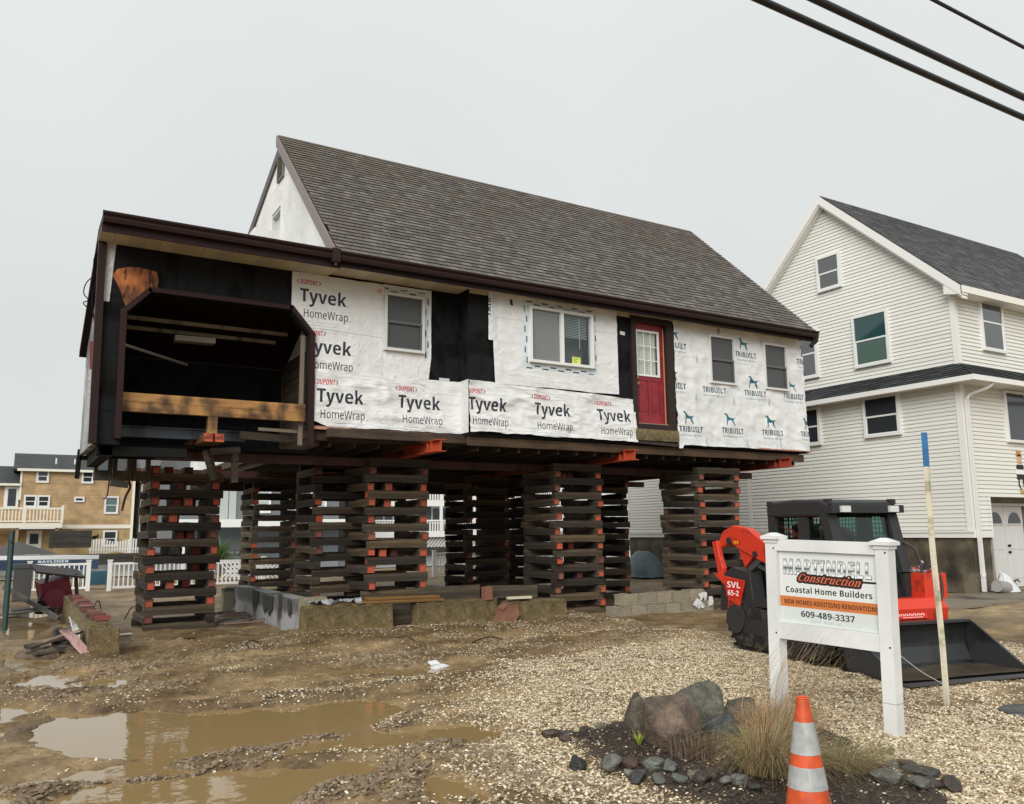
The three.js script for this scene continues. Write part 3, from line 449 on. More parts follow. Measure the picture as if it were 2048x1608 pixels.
{
  const mk = (ux0, ux1, uy0, uy1, draw) => { const w = Math.round((ux1 - ux0) * SC), h = Math.round((uy1 - uy0) * SC); const P = (x, y) => [(x - ux0) * SC, h - (y - uy0) * SC]; const t = canvasTex(w, h, (c) => { wrapBase(c, w, h, w * h / 120000); draw(c, P, w, h); }); return { m: wrapMat(t), ux0, ux1, uy0, uy1 }; };
  const wob = (a, s, f = 3) => (x) => a * (fbm(x * f, s, 3) - 0.5);
  // upper sheet beside the garage
  const A = mk(3.6, 5.25, 4.1, 5.8, (c, P) => { tyvekMark(c, P, 3.76, 5.28, 0.86); tyvekMark(c, P, 3.86, 4.46, 0.86); c.strokeStyle = 'rgba(80,80,80,.5)'; c.lineWidth = 1.5; c.beginPath(); c.moveTo(...P(4.1, 4.86)); c.lineTo(...P(5.2, 4.83)); c.stroke(); textFit(c, '‹D', P(5.06, 5.6)[0], P(5.06, 5.6)[1], 0.1 * SC, 'bold 24px sans-serif', '#b0333a'); });
  const wA = wob(0.02, 1);
  sheet('house_wrap', 3.63, 5.205, (x) => 5.755 + wA(x), (x) => (x < 4.03 ? Math.max(4.14, 5.2 - (x - 3.63) * 1.2) : 4.14 + wA(x)), ZB, A.m, { ...A, seed: 3, amp: 0.6, ny: 30 });
  // piece round the first window with its dashed flashing tape
  const B = mk(5.15, 6.12, 4.15, 5.82, (c, P) => dashes(c, P, 5.2, 5.93, 4.63, 5.62, ['top', 'right']));
  sheet('house_wrap', 5.19, 6.08, (x) => 5.765, (x) => (x > 6.05 ? 4.56 : 4.185 + 0.01 * Math.sin(x * 20)), ZB + 0.012, B.m, { ...B, seed: 8, amp: 0.35, cut: [[5.25, 5.88, 4.67, 5.57]] });
  // lower band, left of the step
  const C = mk(3.95, 6.75, 3.2, 4.25, (c, P, w, h) => { tyvekMark(c, P, 4.07, 3.665, 0.86); tyvekMark(c, P, 5.47, 3.665, 0.86); stain(c, P(5.1, 3.42), 40, 12); });
  sheet('house_wrap', 3.985, 6.63, (x) => 4.19 + wob(0.02, 5)(x), (x) => (x < 4.25 ? 3.36 - (x - 4) * 0.3 : 3.275) + wob(0.03, 9, 5)(x), ZB + 0.006, C.m, { ...C, seed: 13, loose: 0.04, amp: 1.5 });
  // turned round the corner of the step, then the band along the front
  const D = mk(6.5, 10.35, 3.2, 4.25, (c, P) => { tyvekMark(c, P, 6.6, 3.665, 0.84); tyvekMark(c, P, 7.94, 3.66, 0.86); tyvekMark(c, P, 9.34, 3.64, 0.86); });
  sheet('house_wrap', 6.62, 10.26, (x) => 4.185 - (x - 6.6) * 0.022 + wob(0.025, 15)(x), (x) => 3.28 + 0.03 * smooth(9.8, 10.2, x) * -1 + wob(0.05, 19, 3)(x), ZF + 0.008, D.m, { ...D, seed: 21, loose: 0.06, amp: 1.5 });
  const ret = new THREE.PlaneGeometry(0.36, 0.92, 6, 14); { const p = ret.attributes.position; for (let i = 0; i < p.count; i++) p.setZ(i, 0.012 * (fbm(p.getX(i) * 6, p.getY(i) * 4, 3) - 0.5)); ret.computeVertexNormals(); }
  wpart(house, 'house_wrap', ret.rotateY(-Math.PI / 2).translate(6.625, 3.735, (ZF + ZB) / 2 + 0.03), wrapMat(canvasTex(64, 160, (c, w, h) => wrapBase(c, w, h, 0.1))), { keepUV: true });
  // plain sheet round the wide window
  const E = mk(6.95, 9.95, 4.1, 5.86, (c, P) => { dashes(c, P, 7.85, 9.27, 4.6, 5.65, ['top', 'right', 'bottom', 'left']); c.save(); c.translate(...P(7.07, 5.35)); c.rotate(-Math.PI / 2); textFit(c, 'TRIB', 0, 0, 80, 'bold 26px sans-serif', '#3d474b'); c.restore(); c.fillStyle = 'rgba(200,206,210,.8)'; c.fillRect(...P(7.1, 5.8), 26, 200); c.fillStyle = '#222'; c.save(); c.translate(...P(7.46, 5.72)); c.rotate(-0.15); c.fillRect(0, 0, 12, 26); c.restore(); });
  sheet('house_wrap', 7.02, 9.88, (x) => 5.8, (x) => (x < 7.14 ? 4.93 : (x > 9.8 ? 4.17 : 4.165 + wob(0.02, 27, 5)(x))), ZF + 0.014, E.m, { ...E, seed: 31, amp: 0.7, cut: [[7.9, 9.22, 4.66, 5.6]] });
  // printed sheet right of the door
  const dog = [[0, 1], [0.02, 0.82], [0.1, 0.86], [0.16, 0.72], [0.16, 0.5], [0.12, 0.2], [0.1, 0], [0.17, 0], [0.23, 0.28], [0.28, 0.42], [0.45, 0.4], [0.58, 0.44], [0.66, 0.2], [0.82, 0], [0.9, 0.02], [0.84, 0.14], [0.76, 0.34], [0.78, 0.52], [0.9, 0.58], [1, 0.72], [0.92, 0.64], [0.76, 0.62], [0.5, 0.62], [0.34, 0.74], [0.26, 0.9], [0.14, 1.0], [0.06, 0.95]];
  const F = mk(11.25, 15.2, 3.15, 5.86, (c, P, w, h) => {
    const mark = (x, y, dogOn = true) => { const [px, py] = P(x, y); textFit(c, 'TRiBUILT', px, py, 0.64 * SC, 'bold 40px sans-serif', '#22424d', 0.95); textFit(c, 'Non-Woven High Perm', px + 8, py + 0.085 * SC, 0.58 * SC, '15px sans-serif', 'rgba(60,100,115,.9)'); c.fillStyle = 'rgba(130,160,172,.28)'; for (let k = 0; k < 6; k++) c.fillRect(px + 10, py + (0.13 + k * 0.022) * SC, rr(0.3, 0.5) * SC, 1.6); if (dogOn) { c.fillStyle = '#2b6170'; c.beginPath(); dog.forEach((q, i) => { const X = px + (0.13 + q[0] * 0.31) * SC, Y = py - (0.17 + q[1] * 0.26) * SC; i ? c.lineTo(X, Y) : c.moveTo(X, Y); }); c.fill(); } };
    c.fillStyle = 'rgba(120,140,150,.16)'; c.fillRect(0, P(0, 4.9)[1], w, 3); c.fillRect(0, P(0, 4.22)[1], w, 2);
    mark(11.35, 3.53); mark(12.5, 3.56); mark(13.7, 3.58); mark(14.89, 3.6); mark(10.96, 4.4); mark(12.05, 4.39, false); mark(13.25, 4.41); mark(14.46, 4.43); mark(11.03, 5.23); mark(13.03, 5.23); mark(14.95, 5.25);
    c.fillStyle = 'rgba(100,125,135,.45)'; for (const [x, y] of [[11.9, 5.0], [12.05, 3.3], [13.2, 3.33], [14.2, 3.4], [11.8, 4.2], [12.9, 4.2], [13.95, 4.25]]) { const [px, py] = P(x, y); c.beginPath(); c.moveTo(px, py); c.lineTo(px + 16, py); c.lineTo(px + 9, py - 40); c.fill(); c.fillRect(px, py + 3, 24, 4); }
    c.fillStyle = '#22424d'; c.save(); c.translate(...P(12.62, 5.66)); c.rotate(-Math.PI / 2); textFit(c, 'TRI', 0, 0, 36, 'bold 26px sans-serif', '#22424d'); c.restore();
  });
  sheet('house_wrap', 11.325, 15.16, (x) => 5.8, (x) => (x < 11.45 ? 3.2 : 3.27 + 0.02 * (x - 11.4) / 3.7) + wob(0.03, 33, 4)(x), ZF + 0.012, F.m, { ...F, seed: 41, loose: 0.05, amp: 1.25, ny: 50, cut: [[12.31, 12.95, 4.65, 5.57], [13.92, 14.56, 4.65, 5.57]] });
  // small leftovers on the black paper
  const scrap = mat([0.6, 0.6, 0.58], 0.5);
  wpart(house, 'wrap_scrap', gbox(0.12, 0.07, 0.004, 10.04, 5.4, ZF + 0.006, 0, 0, -0.1), scrap); wpart(house, 'wrap_scrap', gbox(0.2, 0.05, 0.004, 6.35, 4.22, ZB + 0.006), scrap);
}
function stain(c, [x, y], a, b) { for (let i = 0; i < 26; i++) { c.fillStyle = 'rgba(140,128,95,.06)'; c.beginPath(); c.ellipse(x + rr(-a, a), y + rr(-b, b), rr(4, 16), rr(3, 8), 0, 0, 7); c.fill(); } }
function dashes(c, P, x0, x1, y0, y1, sides) {
  const s = SC; c.fillStyle = 'rgba(206,214,216,.9)'; const m = 0.115, dash = (x, y, v) => { const [px, py] = P(x, y); c.fillStyle = rnd() < 0.7 ? '#20262a' : '#5d7c88'; v ? c.fillRect(px, py, 5, 26) : c.fillRect(px, py, 30, 5); };
  if (sides.includes('top')) { c.fillRect(...P(x0 - m, y1 + m), (x1 - x0 + 2 * m) * s, m * s); } if (sides.includes('right')) c.fillRect(...P(x1, y1 + m), m * s, (y1 - y0 + m * 2) * s); if (sides.includes('left')) c.fillRect(...P(x0 - m, y1 + m), m * s, (y1 - y0 + m * 2) * s); if (sides.includes('bottom')) c.fillRect(...P(x0 - m, y0), (x1 - x0 + 2 * m) * s, m * s);
  for (let x = x0 - 0.05, k = 0; x < x1 + 0.02; x += 0.17, k++) { if (sides.includes('top')) dash(x, y1 + (k % 2 ? 0.045 : 0.09)); if (sides.includes('bottom')) dash(x, y0 - (k % 2 ? 0.045 : 0.085)); }
  for (let y = y1, k = 0; y > y0 - 0.05; y -= 0.19, k++) { if (sides.includes('right')) dash(x1 + (k % 2 ? 0.035 : 0.075), y, true); if (sides.includes('left')) dash(x0 - (k % 2 ? 0.05 : 0.09), y, true); }
}
// ---------- windows and door of the raised house ----------
{
  const alu = mat([0.62, 0.62, 0.6], 0.45), darkSash = mat([0.1, 0.1, 0.1], 0.5);
  put(windowPart(house, 0.735, 1.0, { mat: alu, pane: matGlassScreen, sash: darkSash, frame: 0.045, depth: 0.075, back: 0.02 }), 5.565, 4.62, ZB + 0.02);
  for (const x of [12.63, 14.24]) put(windowPart(house, 0.74, 1.03, { mat: alu, pane: matGlassScreen, sash: darkSash, frame: 0.042, depth: 0.075, back: 0.02 }), x, 4.59, ZF + 0.025);
  const w2 = put(windowPart(house, 1.42, 1.045, { mat: matWhiteTrim, style: 'slider', pane: mat([0.17, 0.175, 0.175], 0.12, { ior: 1.6 }), low: matGlassClear, frame: 0.05, depth: 0.085, back: 0.02 }), 8.56, 4.605, ZF + 0.025);
  part(w2, 'warning_sticker', gbox(0.19, 0.13, 0.004, 0.33, 0.13, 0.03, 0, 0, -0.02), mat([0.62, 0.68, 0.16], 0.5, { map: canvasTex(96, 64, (c) => { c.fillStyle = '#ffffff'; c.fillRect(0, 0, 96, 64); c.fillStyle = '#8f9a4a'; for (let i = 0; i < 5; i++) c.fillRect(10 + rr(0, 10), 8 + i * 11, rr(30, 70), 4); }) }), { keepUV: true });
  for (let i = 0; i < 14; i++) part(w2, 'blind_slat', gbox(0.56, 0.004, 0.03, 0.34, 0.98 - i * 0.031, -0.04, 0.5, 0, 0), mat([0.72, 0.73, 0.7], 0.6));
  part(w2, 'blind_wand', gbar([0.44, 0.98, -0.02], [0.45, 0.37, -0.02], 0.008), matWhiteTrim);
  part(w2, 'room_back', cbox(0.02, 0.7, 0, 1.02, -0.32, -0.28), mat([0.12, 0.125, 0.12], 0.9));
  // gable window with an air conditioner, and the louvre above
  const gw = windowPart(house, 0.8, 1.09, { mat: matWhiteTrim, pane: mat([0.5, 0.52, 0.5], 0.3), style: 'plain', frame: 0.06, depth: 0.012, back: -0.1 }); put(gw, 4.225, 7.03, -16.2, -Math.PI / 2);
  part(gw, 'window_casing', [cbox(-0.37, -0.33, 0.06, 1.03, -0.14, -0.01), cbox(-0.33, 0.33, 0.97, 1.03, -0.14, -0.01)], mat([0.5, 0.52, 0.5], 0.5));
  const ac = part(house, 'air_conditioner', [cbox(-0.32, 0.3, 0, 0.36, -0.1, 0.42)], matWhiteTrim); put(ac, 4.225, 7.27, -16.5, -Math.PI / 2);
  for (let i = 0; i < 2; i++) part(ac, 'grille', [gbox(0.004, 0.2, 0.14, -0.324, 0.2, 0.1 + i * 0.18)], mat([0.16, 0.17, 0.17], 0.6));
  const lv = part(house, 'gable_vent', [cbox(-0.22, 0.22, 0, 0.03, -0.02, 0.03), cbox(-0.22, 0.22, 0.52, 0.55, -0.02, 0.03), cbox(-0.22, -0.19, 0.03, 0.52, -0.02, 0.03), cbox(0.19, 0.22, 0.03, 0.52, -0.02, 0.03)], mat([0.18, 0.165, 0.13], 0.6)); put(lv, 4.225, 8.62, -15.95, -Math.PI / 2);
  for (let i = 0; i < 8; i++) part(lv, 'louvre', gbox(0.38, 0.05, 0.008, 0, 0.065 + i * 0.06, 0.01, 0.7, 0, 0), mat([0.14, 0.125, 0.1], 0.6));
  part(lv, 'vent_back', cbox(-0.19, 0.19, 0.03, 0.52, -0.03, -0.024), blackStuff);
  // entry door
  const dr = mat([0.33, 0.018, 0.026], 0.42, { map: rep(tGrain, 1.4) }), door = wpart(house, 'door', [cbox(10.34, 11.11, 3.64, 3.82, ZF - 0.07, ZF - 0.03), cbox(10.4, 10.97, 4.52, 4.62, ZF - 0.07, ZF - 0.03), cbox(10.34, 11.11, 5.52, 5.67, ZF - 0.07, ZF - 0.03), cbox(10.34, 10.4, 3.82, 5.52, ZF - 0.07, ZF - 0.03), cbox(10.97, 11.11, 3.82, 5.52, ZF - 0.07, ZF - 0.03), cbox(10.681, 10.739, 3.82, 4.52, ZF - 0.07, ZF - 0.03), cbox(10.4, 10.68, 3.82, 4.52, ZF - 0.07, ZF - 0.045), cbox(10.74, 10.97, 3.82, 4.52, ZF - 0.07, ZF - 0.045)], dr);
  const dp = (n, g, m) => part(door, n, g, m);
  for (const [a, b] of [[10.45, 10.64], [10.78, 10.93]]) dp('door_panel', [cbox(a, b, 3.9, 4.42, ZF - 0.045, ZF - 0.036)], dr);
  const fr = [cbox(10.38, 10.98, 5.49, 5.53, ZF - 0.04, ZF - 0.012), cbox(10.38, 10.98, 4.6, 4.64, ZF - 0.04, ZF - 0.012), cbox(10.38, 10.42, 4.64, 5.49, ZF - 0.04, ZF - 0.012), cbox(10.94, 10.98, 4.64, 5.49, ZF - 0.04, ZF - 0.012)];
  dp('lite_frame', fr, matWhiteTrim);
  for (let i = 1; i < 3; i++) { dp('muntin', cbox(10.42 + i * 0.173 - 0.008, 10.42 + i * 0.173 + 0.008, 4.64, 5.49, ZF - 0.035, ZF - 0.018), matWhiteTrim); dp('muntin', cbox(10.42, 10.94, 4.64 + i * 0.283 - 0.008, 4.64 + i * 0.283 + 0.008, ZF - 0.034, ZF - 0.016), matWhiteTrim); }
  for (let i = 0; i < 3; i++) for (let j = 0; j < 3; j++) dp('pane', cbox(10.43 + i * 0.173, 10.583 + i * 0.173, 4.65 + j * 0.283, 4.915 + j * 0.283, ZF - 0.046, ZF - 0.042), mat([0.9, 0.92, 0.9], 0.02, { transmission: 1, thickness: 0 }));
  const cur = new THREE.PlaneGeometry(0.56, 0.9, 60, 1); { const p = cur.attributes.position; for (let i = 0; i < p.count; i++) p.setZ(i, 0.012 * Math.sin(p.getX(i) * 62) + 0.006 * Math.sin(p.getX(i) * 151)); cur.computeVertexNormals(); }
  dp('curtain', cur.translate(10.68, 5.06, ZF - 0.09), mat([0.66, 0.67, 0.62], 0.9, { side: THREE.DoubleSide }));
  dp('knob', [gcyl(0.028, 0.028, 0.05, 10.4, 4.44, ZF - 0.01, 12, Math.PI / 2), gcyl(0.025, 0.025, 0.03, 10.4, 4.56, ZF - 0.02, 12, Math.PI / 2)], mat([0.35, 0.27, 0.14], 0.3, { metalness: 0.9 }));
  const tr = mat([0.03, 0.019, 0.0175], 0.5, { specularIntensity: 0.4 });
  wpart(house, 'door_frame', [cbox(10.22, 10.335, 3.6, 5.66, ZF - 0.1, ZF + 0.06), cbox(11.115, 11.3, 3.6, 5.66, ZF - 0.1, ZF + 0.06), cbox(10.22, 11.3, 5.661, 5.775, ZF - 0.1, ZF + 0.06), cbox(10.22, 11.3, 3.53, 3.638, ZF - 0.1, ZF + 0.07)], tr);
  wpart(house, 'weather_strip', cbox(11.085, 11.11, 3.65, 5.62, ZF - 0.028, ZF - 0.02), mat([0.55, 0.25, 0.12], 0.6));
  wpart(house, 'threshold', cbox(10.34, 11.11, 3.632, 3.652, ZF - 0.02, ZF + 0.05), mat([0.4, 0.3, 0.22], 0.4, { metalness: 0.4 }));
  const st = gbox(1.08, 0.22, 0.16, 10.77, 3.42, ZF + 0.03); wpart(house, 'stoop_concrete', st, mat([0.42, 0.37, 0.24], 0.85, { map: rep(tAgg, 1.2), bumpMap: rep(tAggBump, 1.2), bumpScale: 0.012 }));
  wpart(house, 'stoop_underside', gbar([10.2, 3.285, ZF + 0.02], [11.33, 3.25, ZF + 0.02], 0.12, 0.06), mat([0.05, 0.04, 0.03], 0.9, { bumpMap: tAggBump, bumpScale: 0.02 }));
}
// ---------- timber cribs, steel beams, old footings ----------
const T = 0.139;
const timberMats = [[0.095, 0.074, 0.055], [0.066, 0.052, 0.04], [0.15, 0.12, 0.086], [0.05, 0.04, 0.032], [0.17, 0.127, 0.08], [0.08, 0.062, 0.047], [0.12, 0.1, 0.078], [0.22, 0.165, 0.1], [0.19, 0.155, 0.115]].map((c) => mat(c, 0.85, { map: rep(tWood, 0.8), bumpMap: rep(tWoodBump, 0.8), bumpScale: 0.006 }));
const orangePaint = [mat([0.46, 0.08, 0.034], 0.65, { map: rep(tStain, 5) }), mat([0.33, 0.07, 0.035], 0.7, { map: rep(tStain, 6) }), mat([0.17, 0.05, 0.035], 0.75, { map: rep(tStain, 6) }), mat([0.25, 0.085, 0.055], 0.75, { map: rep(tStain, 7) })];
const timberGeo = (() => { const g = []; for (let k = 0; k < 4; k++) { const b = new THREE.BoxGeometry(1, T - 0.008, T - 0.004, 6, 2, 2), p = b.attributes.position; for (let i = 0; i < p.count; i++) { p.setY(i, p.getY(i) + 0.014 * (hash(i, k) - 0.5)); p.setZ(i, p.getZ(i) + 0.014 * (hash(i, k + 9) - 0.5)); } b.computeVertexNormals(); g.push(wuv(strip(b))); } return g; })();
const capGeo = wuv(strip(new THREE.BoxGeometry(0.012, T - 0.012, T - 0.008)));
const timberBase = new Map();
// one crib: layers of timbers, turned every other layer; painted ends are thin caps of paint on the end grain
function crib(label, x0, z0, w, y0, top, o = {}) {
  const c = thing('timber_crib', label, 'timber crib', [x0 + w / 2, y0, z0 - w / 2], 0, 'timber cribs under the raised house');
  const layers = Math.round((top - y0) / T), h = (top - y0) / layers, paint = o.paint ?? 0.85;
  for (let k = 0; k < layers; k++) {
    const alongX = (k % 2 === 0), count = o.extra && rnd() < o.extra ? 3 : 2;
    for (let i = 0; i < count; i++) {
      const off = (i === 0 ? -1 : i === 1 ? 1 : rr(-0.5, 0.5)) * (w / 2 - T / 2 - rr(0.0, 0.02)), L = w + rr(-0.06, 0.09);
      const m = setup(new THREE.Mesh(pick(timberGeo), pick(timberMats))); m.name = 'timber'; m.scale.set(L, h / T, 1);
      const sl = rr(-0.03, 0.03); m.position.set(alongX ? sl : off, (k + 0.5) * h, alongX ? off : sl); m.rotation.y = (alongX ? 0 : Math.PI / 2) + rr(-0.025, 0.025); m.rotation.x = rr(-0.03, 0.03); c.add(m);
      for (const s of [-1, 1]) if (rnd() < (alongX ? (o.sidePaint ?? 0.08) : paint)) { const cap = setup(new THREE.Mesh(capGeo, !alongX && rnd() < (o.bright ?? 0.4) ? orangePaint[0] : pick(orangePaint))); cap.name = 'painted_end'; cap.position.set(s * 0.5, 0, 0); cap.scale.set(1 / L, rr(0.75, 1), rr(0.75, 1)); m.add(cap); }
    }
    if (o.blocks && k > 4 && k % 2 === 1 && rnd() < o.blocks) for (let i = 0; i < 2; i++) { const m = setup(new THREE.Mesh(pick(timberGeo), pick(timberMats))); m.name = 'timber'; m.scale.set(rr(0.3, 0.8), h / T, 1); m.rotation.y = Math.PI / 2; m.position.set(rr(-0.3, 0.3), (k + 0.5) * h, rr(-0.2, 0.2)); c.add(m); const cap = setup(new THREE.Mesh(capGeo, pick(orangePaint))); cap.name = 'painted_end'; cap.position.set(-0.5, 0, 0); cap.scale.set(1 / m.scale.x, 1, 1); m.add(cap); }
  }
  return c;
}
crib('leftmost timber crib standing alone in the mud before the garage', 2.02, -15.25, 1.16, 0.0, 2.78, { bright: 0.6, extra: 0.25, blocks: 0.6 });
crib('small far crib seen left of the grey painted footing wall', 5.3, -21.6, 1.16, 0.0, 2.9, { paint: 0.3, bright: 0.1 });
crib('dark crib just behind the corner of the pebbled footing', 4.66, -14.6, 1.16, 0.0, 2.9, { paint: 0.75, bright: 0.15 });
crib('crib with bright orange ends above the yellow planks', 5.33, -13.75, 1.14, 0.47, 2.9, { paint: 1, bright: 0.75, blocks: 0.35, sidePaint: 0.4 });
crib('shadowy crib deep under the middle of the house', 9.25, -17.5, 1.16, 0.0, 2.9, { paint: 0.6, bright: 0.05 });
crib('crib with orange ends under the middle orange beam', 8.98, -13.4, 1.14, 0.0, 2.9, { paint: 0.95, bright: 0.6, blocks: 0.4 });
crib('dark crib behind the low block wall, left of the tarp', 11.8, -16.1, 1.16, 0.0, 2.9, { paint: 0.5, bright: 0.2 });
crib('rightmost crib, behind the track loader, near the white house', 12.15, -12.8, 1.16, 0.0, 2.88, { paint: 0.9, bright: 0.45 });
crib('back crib near the rear wall, right of the middle gap', 10.6, -18.4, 1.16, 0.0, 2.9, { paint: 0.3, bright: 0.1 });
// steel beams, orange primer, running front to back on the cribs
const primer = mat([0.42, 0.065, 0.022], 0.55, { map: rep(tStain, 0.8), bumpMap: tFine, bumpScale: 0.003 });
function ibeam(label, x, m) {
  const g = thing('steel_beam', label, 'steel beam', [x, 2.9, -15.9], 0, 'orange steel beams carrying the house');
  part(g, 'web', cbox(-0.006, 0.006, 0.014, 0.184, -3.7, 3.7), m); part(g, 'flange', cbox(-0.085, 0.085, 0, 0.014, -3.7, 3.7), m); part(g, 'flange', cbox(-0.085, 0.085, 0.184, 0.198, -3.7, 3.7), m);
  part(g, 'stiffener', cbox(-0.08, -0.006, 0.0145, 0.1835, 3.45, 3.46), m); part(g, 'stiffener', cbox(-0.08, -0.006, 0.0145, 0.1835, 3.3, 3.31), m);
  for (let i = 0; i < 9; i++) part(g, 'stencilled_mark', cbox(-0.0078, -0.0066, 0.05, 0.15, 1.9 + i * 0.085, 1.94 + i * 0.085), mat([0.08, 0.02, 0.012], 0.7));
}
ibeam('leftmost orange steel beam, under the lettered wrap band', 5.98, primer); ibeam('middle orange steel beam, its end left of the red door', 10.02, primer); ibeam('right orange steel beam, under the house\'s right corner', 14.28, mat([0.3, 0.05, 0.022], 0.55, { map: rep(tStain, 0.8) }));
{ const g = thing('steel_beam', 'blue grey steel beam across the open garage, below the new lumber', 'steel beam', [2.05, 3.04, -13.45]); const m = mat([0.075, 0.095, 0.12], 0.5, { map: rep(tStain, 0.7) }); part(g, 'web', cbox(-1.08, 1.08, 0.012, 0.148, -0.006, 0.006), m); part(g, 'flange', cbox(-1.08, 1.08, 0, 0.012, -0.07, 0.07), m); part(g, 'flange', cbox(-1.08, 1.08, 0.148, 0.16, -0.07, 0.07), m); }
for (const [x, l] of [[2.47, 'left one of two timbers with orange ends under the garage lumber'], [2.63, 'right one of two timbers with orange ends under the garage lumber']]) {
  const g = thing('support_timber', l, 'timber', [x, 2.96, -14.3]); part(g, 'timber', cbox(-0.068, 0.068, 0, 0.125, -1.45, 1.42), mat([0.2, 0.1, 0.04], 0.8, { map: rep(tWood, 0.8) })); part(g, 'painted_end', cbox(-0.066, 0.066, 0.002, 0.123, 1.42, 1.43), orangePaint[0]);
}
for (const [z, l] of [[-14.0, 'long dark steel beam crossing over the front cribs'], [-17.9, 'long dark steel beam crossing over the rear cribs']]) single('cross_beam', cbox(1.9, 14.9, 2.76, 2.895, z - 0.1, z + 0.1), mat([0.06, 0.02, 0.014], 0.7, { map: rep(tStain, 1) }), l, 'steel beam', { group: 'cross beams' });

// old footing: pebble-faced segments, a broken block wall and a painted return wall
const agg = mat([0.6, 0.49, 0.3], 0.85, { map: rep(tAgg, 2.1), bumpMap: rep(tAggBump, 2.1), bumpScale: 0.02 });
const blockMat = mat([0.25, 0.215, 0.155], 0.9, { map: rep(tStain, 0.9), bumpMap: rep(tAggBump, 0.9), bumpScale: 0.012 });
function rough(w, h, d, nx, amp, k) { const g = new THREE.BoxGeometry(w, h, d, nx, 4, 3), p = g.attributes.position; for (let i = 0; i < p.count; i++) { const x = p.getX(i), y = p.getY(i), z = p.getZ(i); const top = y > h / 2 - 1e-4; p.setXYZ(i, x + amp * (fbm(y * 7 + k, z * 7, 2) - 0.5), y + (top ? amp * 1.6 * (fbm(x * 5 + k, z * 5, 3) - 0.5) : 0), z + amp * (fbm(x * 6, y * 6 + k, 2) - 0.5)); } g.computeVertexNormals(); return g; }
single('footing_wall', rough(1.42, 0.62, 0.3, 12, 0.05, 3).translate(0, 0.18, 0), agg, 'pebble faced footing left of the gap, its top strewn with plastic', 'footing', { pos: [4.72, 0, -13.0] });
single('footing_wall', rough(1.5, 0.56, 0.3, 12, 0.06, 8).translate(0, 0.17, 0), agg, 'pebble faced footing right of the gap, under the dark planks', 'footing', { pos: [6.6, 0, -12.95] });
single('footing_wall', rough(1.2, 0.5, 0.3, 12, 0.06, 12).translate(0, 0.14, 0), agg, 'pebble faced footing just left of the middle crib', 'footing', { pos: [8.08, 0, -12.75] });
{ const g = thing('block_footing', 'low concrete block wall with white paint remains, right of the middle crib', 'footing', [11.05, 0, -12.75]);
  for (let r = 0; r < 2; r++) for (let i = 0; i < 6; i++) { const w = 0.4, x = -1.2 + i * 0.42 + (r ? 0.21 : 0); if (r && i === 5) continue; const m = part(g, 'block', rough(w + 0.015, 0.203, 0.24, 5, 0.04, i * 3 + r), [blockMat, mat([0.29, 0.245, 0.17], 0.9, { map: rep(tStain, 1.3), bumpMap: tAggBump, bumpScale: 0.012 })][(i + r) % 2]); m.position.set(x + 0.1, 0.1 + r * 0.205, 0); }
  const wp = mat([0.66, 0.66, 0.64], 0.8, { bumpMap: tAggBump, bumpScale: 0.01 }); for (let i = 0; i < 9; i++) { const m = part(g, 'paint_patch', gshape(Array.from({ length: 9 }, (_, k) => { const a = k / 9 * 6.28, r = rr(0.03, 0.09); return [Math.cos(a) * r, Math.sin(a) * r * 1.3]; }), 0.004), wp); m.position.set(0.55 + rr(-0.05, 0.62), rr(0.1, 0.34), 0.136 + i * 0.004); } }
{ const g = thing('painted_footing', 'grey painted footing return wall, its paint torn off in patches', 'footing', [4.22, 0, -15.7]);
  part(g, 'wall', rough(0.25, 0.62, 4.6, 3, 0.03, 5).translate(0, 0.24, 0), mat([0.3, 0.3, 0.3], 0.75, { map: rep(tStain, 0.6) }));
  const dk = mat([0.035, 0.033, 0.03], 0.9); for (const [z, y, a, b] of [[0.4, 0.36, 0.34, 0.2], [1.2, 0.42, 0.1, 0.14], [-0.5, 0.4, 0.22, 0.16], [1.75, 0.36, 0.09, 0.13]]) { const m = part(g, 'bare_patch', gshape([[-a, 0.16], [a * 0.95, 0.15], [a * 0.9, -b * 0.4], [a * 0.55, -b * 0.55], [a * 0.5, -b], [a * 0.1, -b * 0.8], [-a * 0.2, -b * 0.3], [-a * 0.5, -b * 0.9], [-a * 0.85, -b * 0.6]], 0.006), dk); m.rotation.y = -Math.PI / 2; m.position.set(-0.146, y, z); }
  for (let i = 0; i < 3; i++) { const m = part(g, 'end_block', rough(0.36, 0.2, 0.3, 3, 0.02, i + 20), blockMat); m.position.set(0.02, 0.08 + i * 0.21, 2.46); }
  for (let i = 0; i < 3; i++) { const m = part(g, 'end_block', rough(0.42, 0.5, 0.22, 3, 0.02, i + 30), mat([0.16, 0.145, 0.11], 0.9, { map: tStain })); m.position.set(-0.1 + i * 0.14, 0.25, -2.5 - i * 0.3); } }
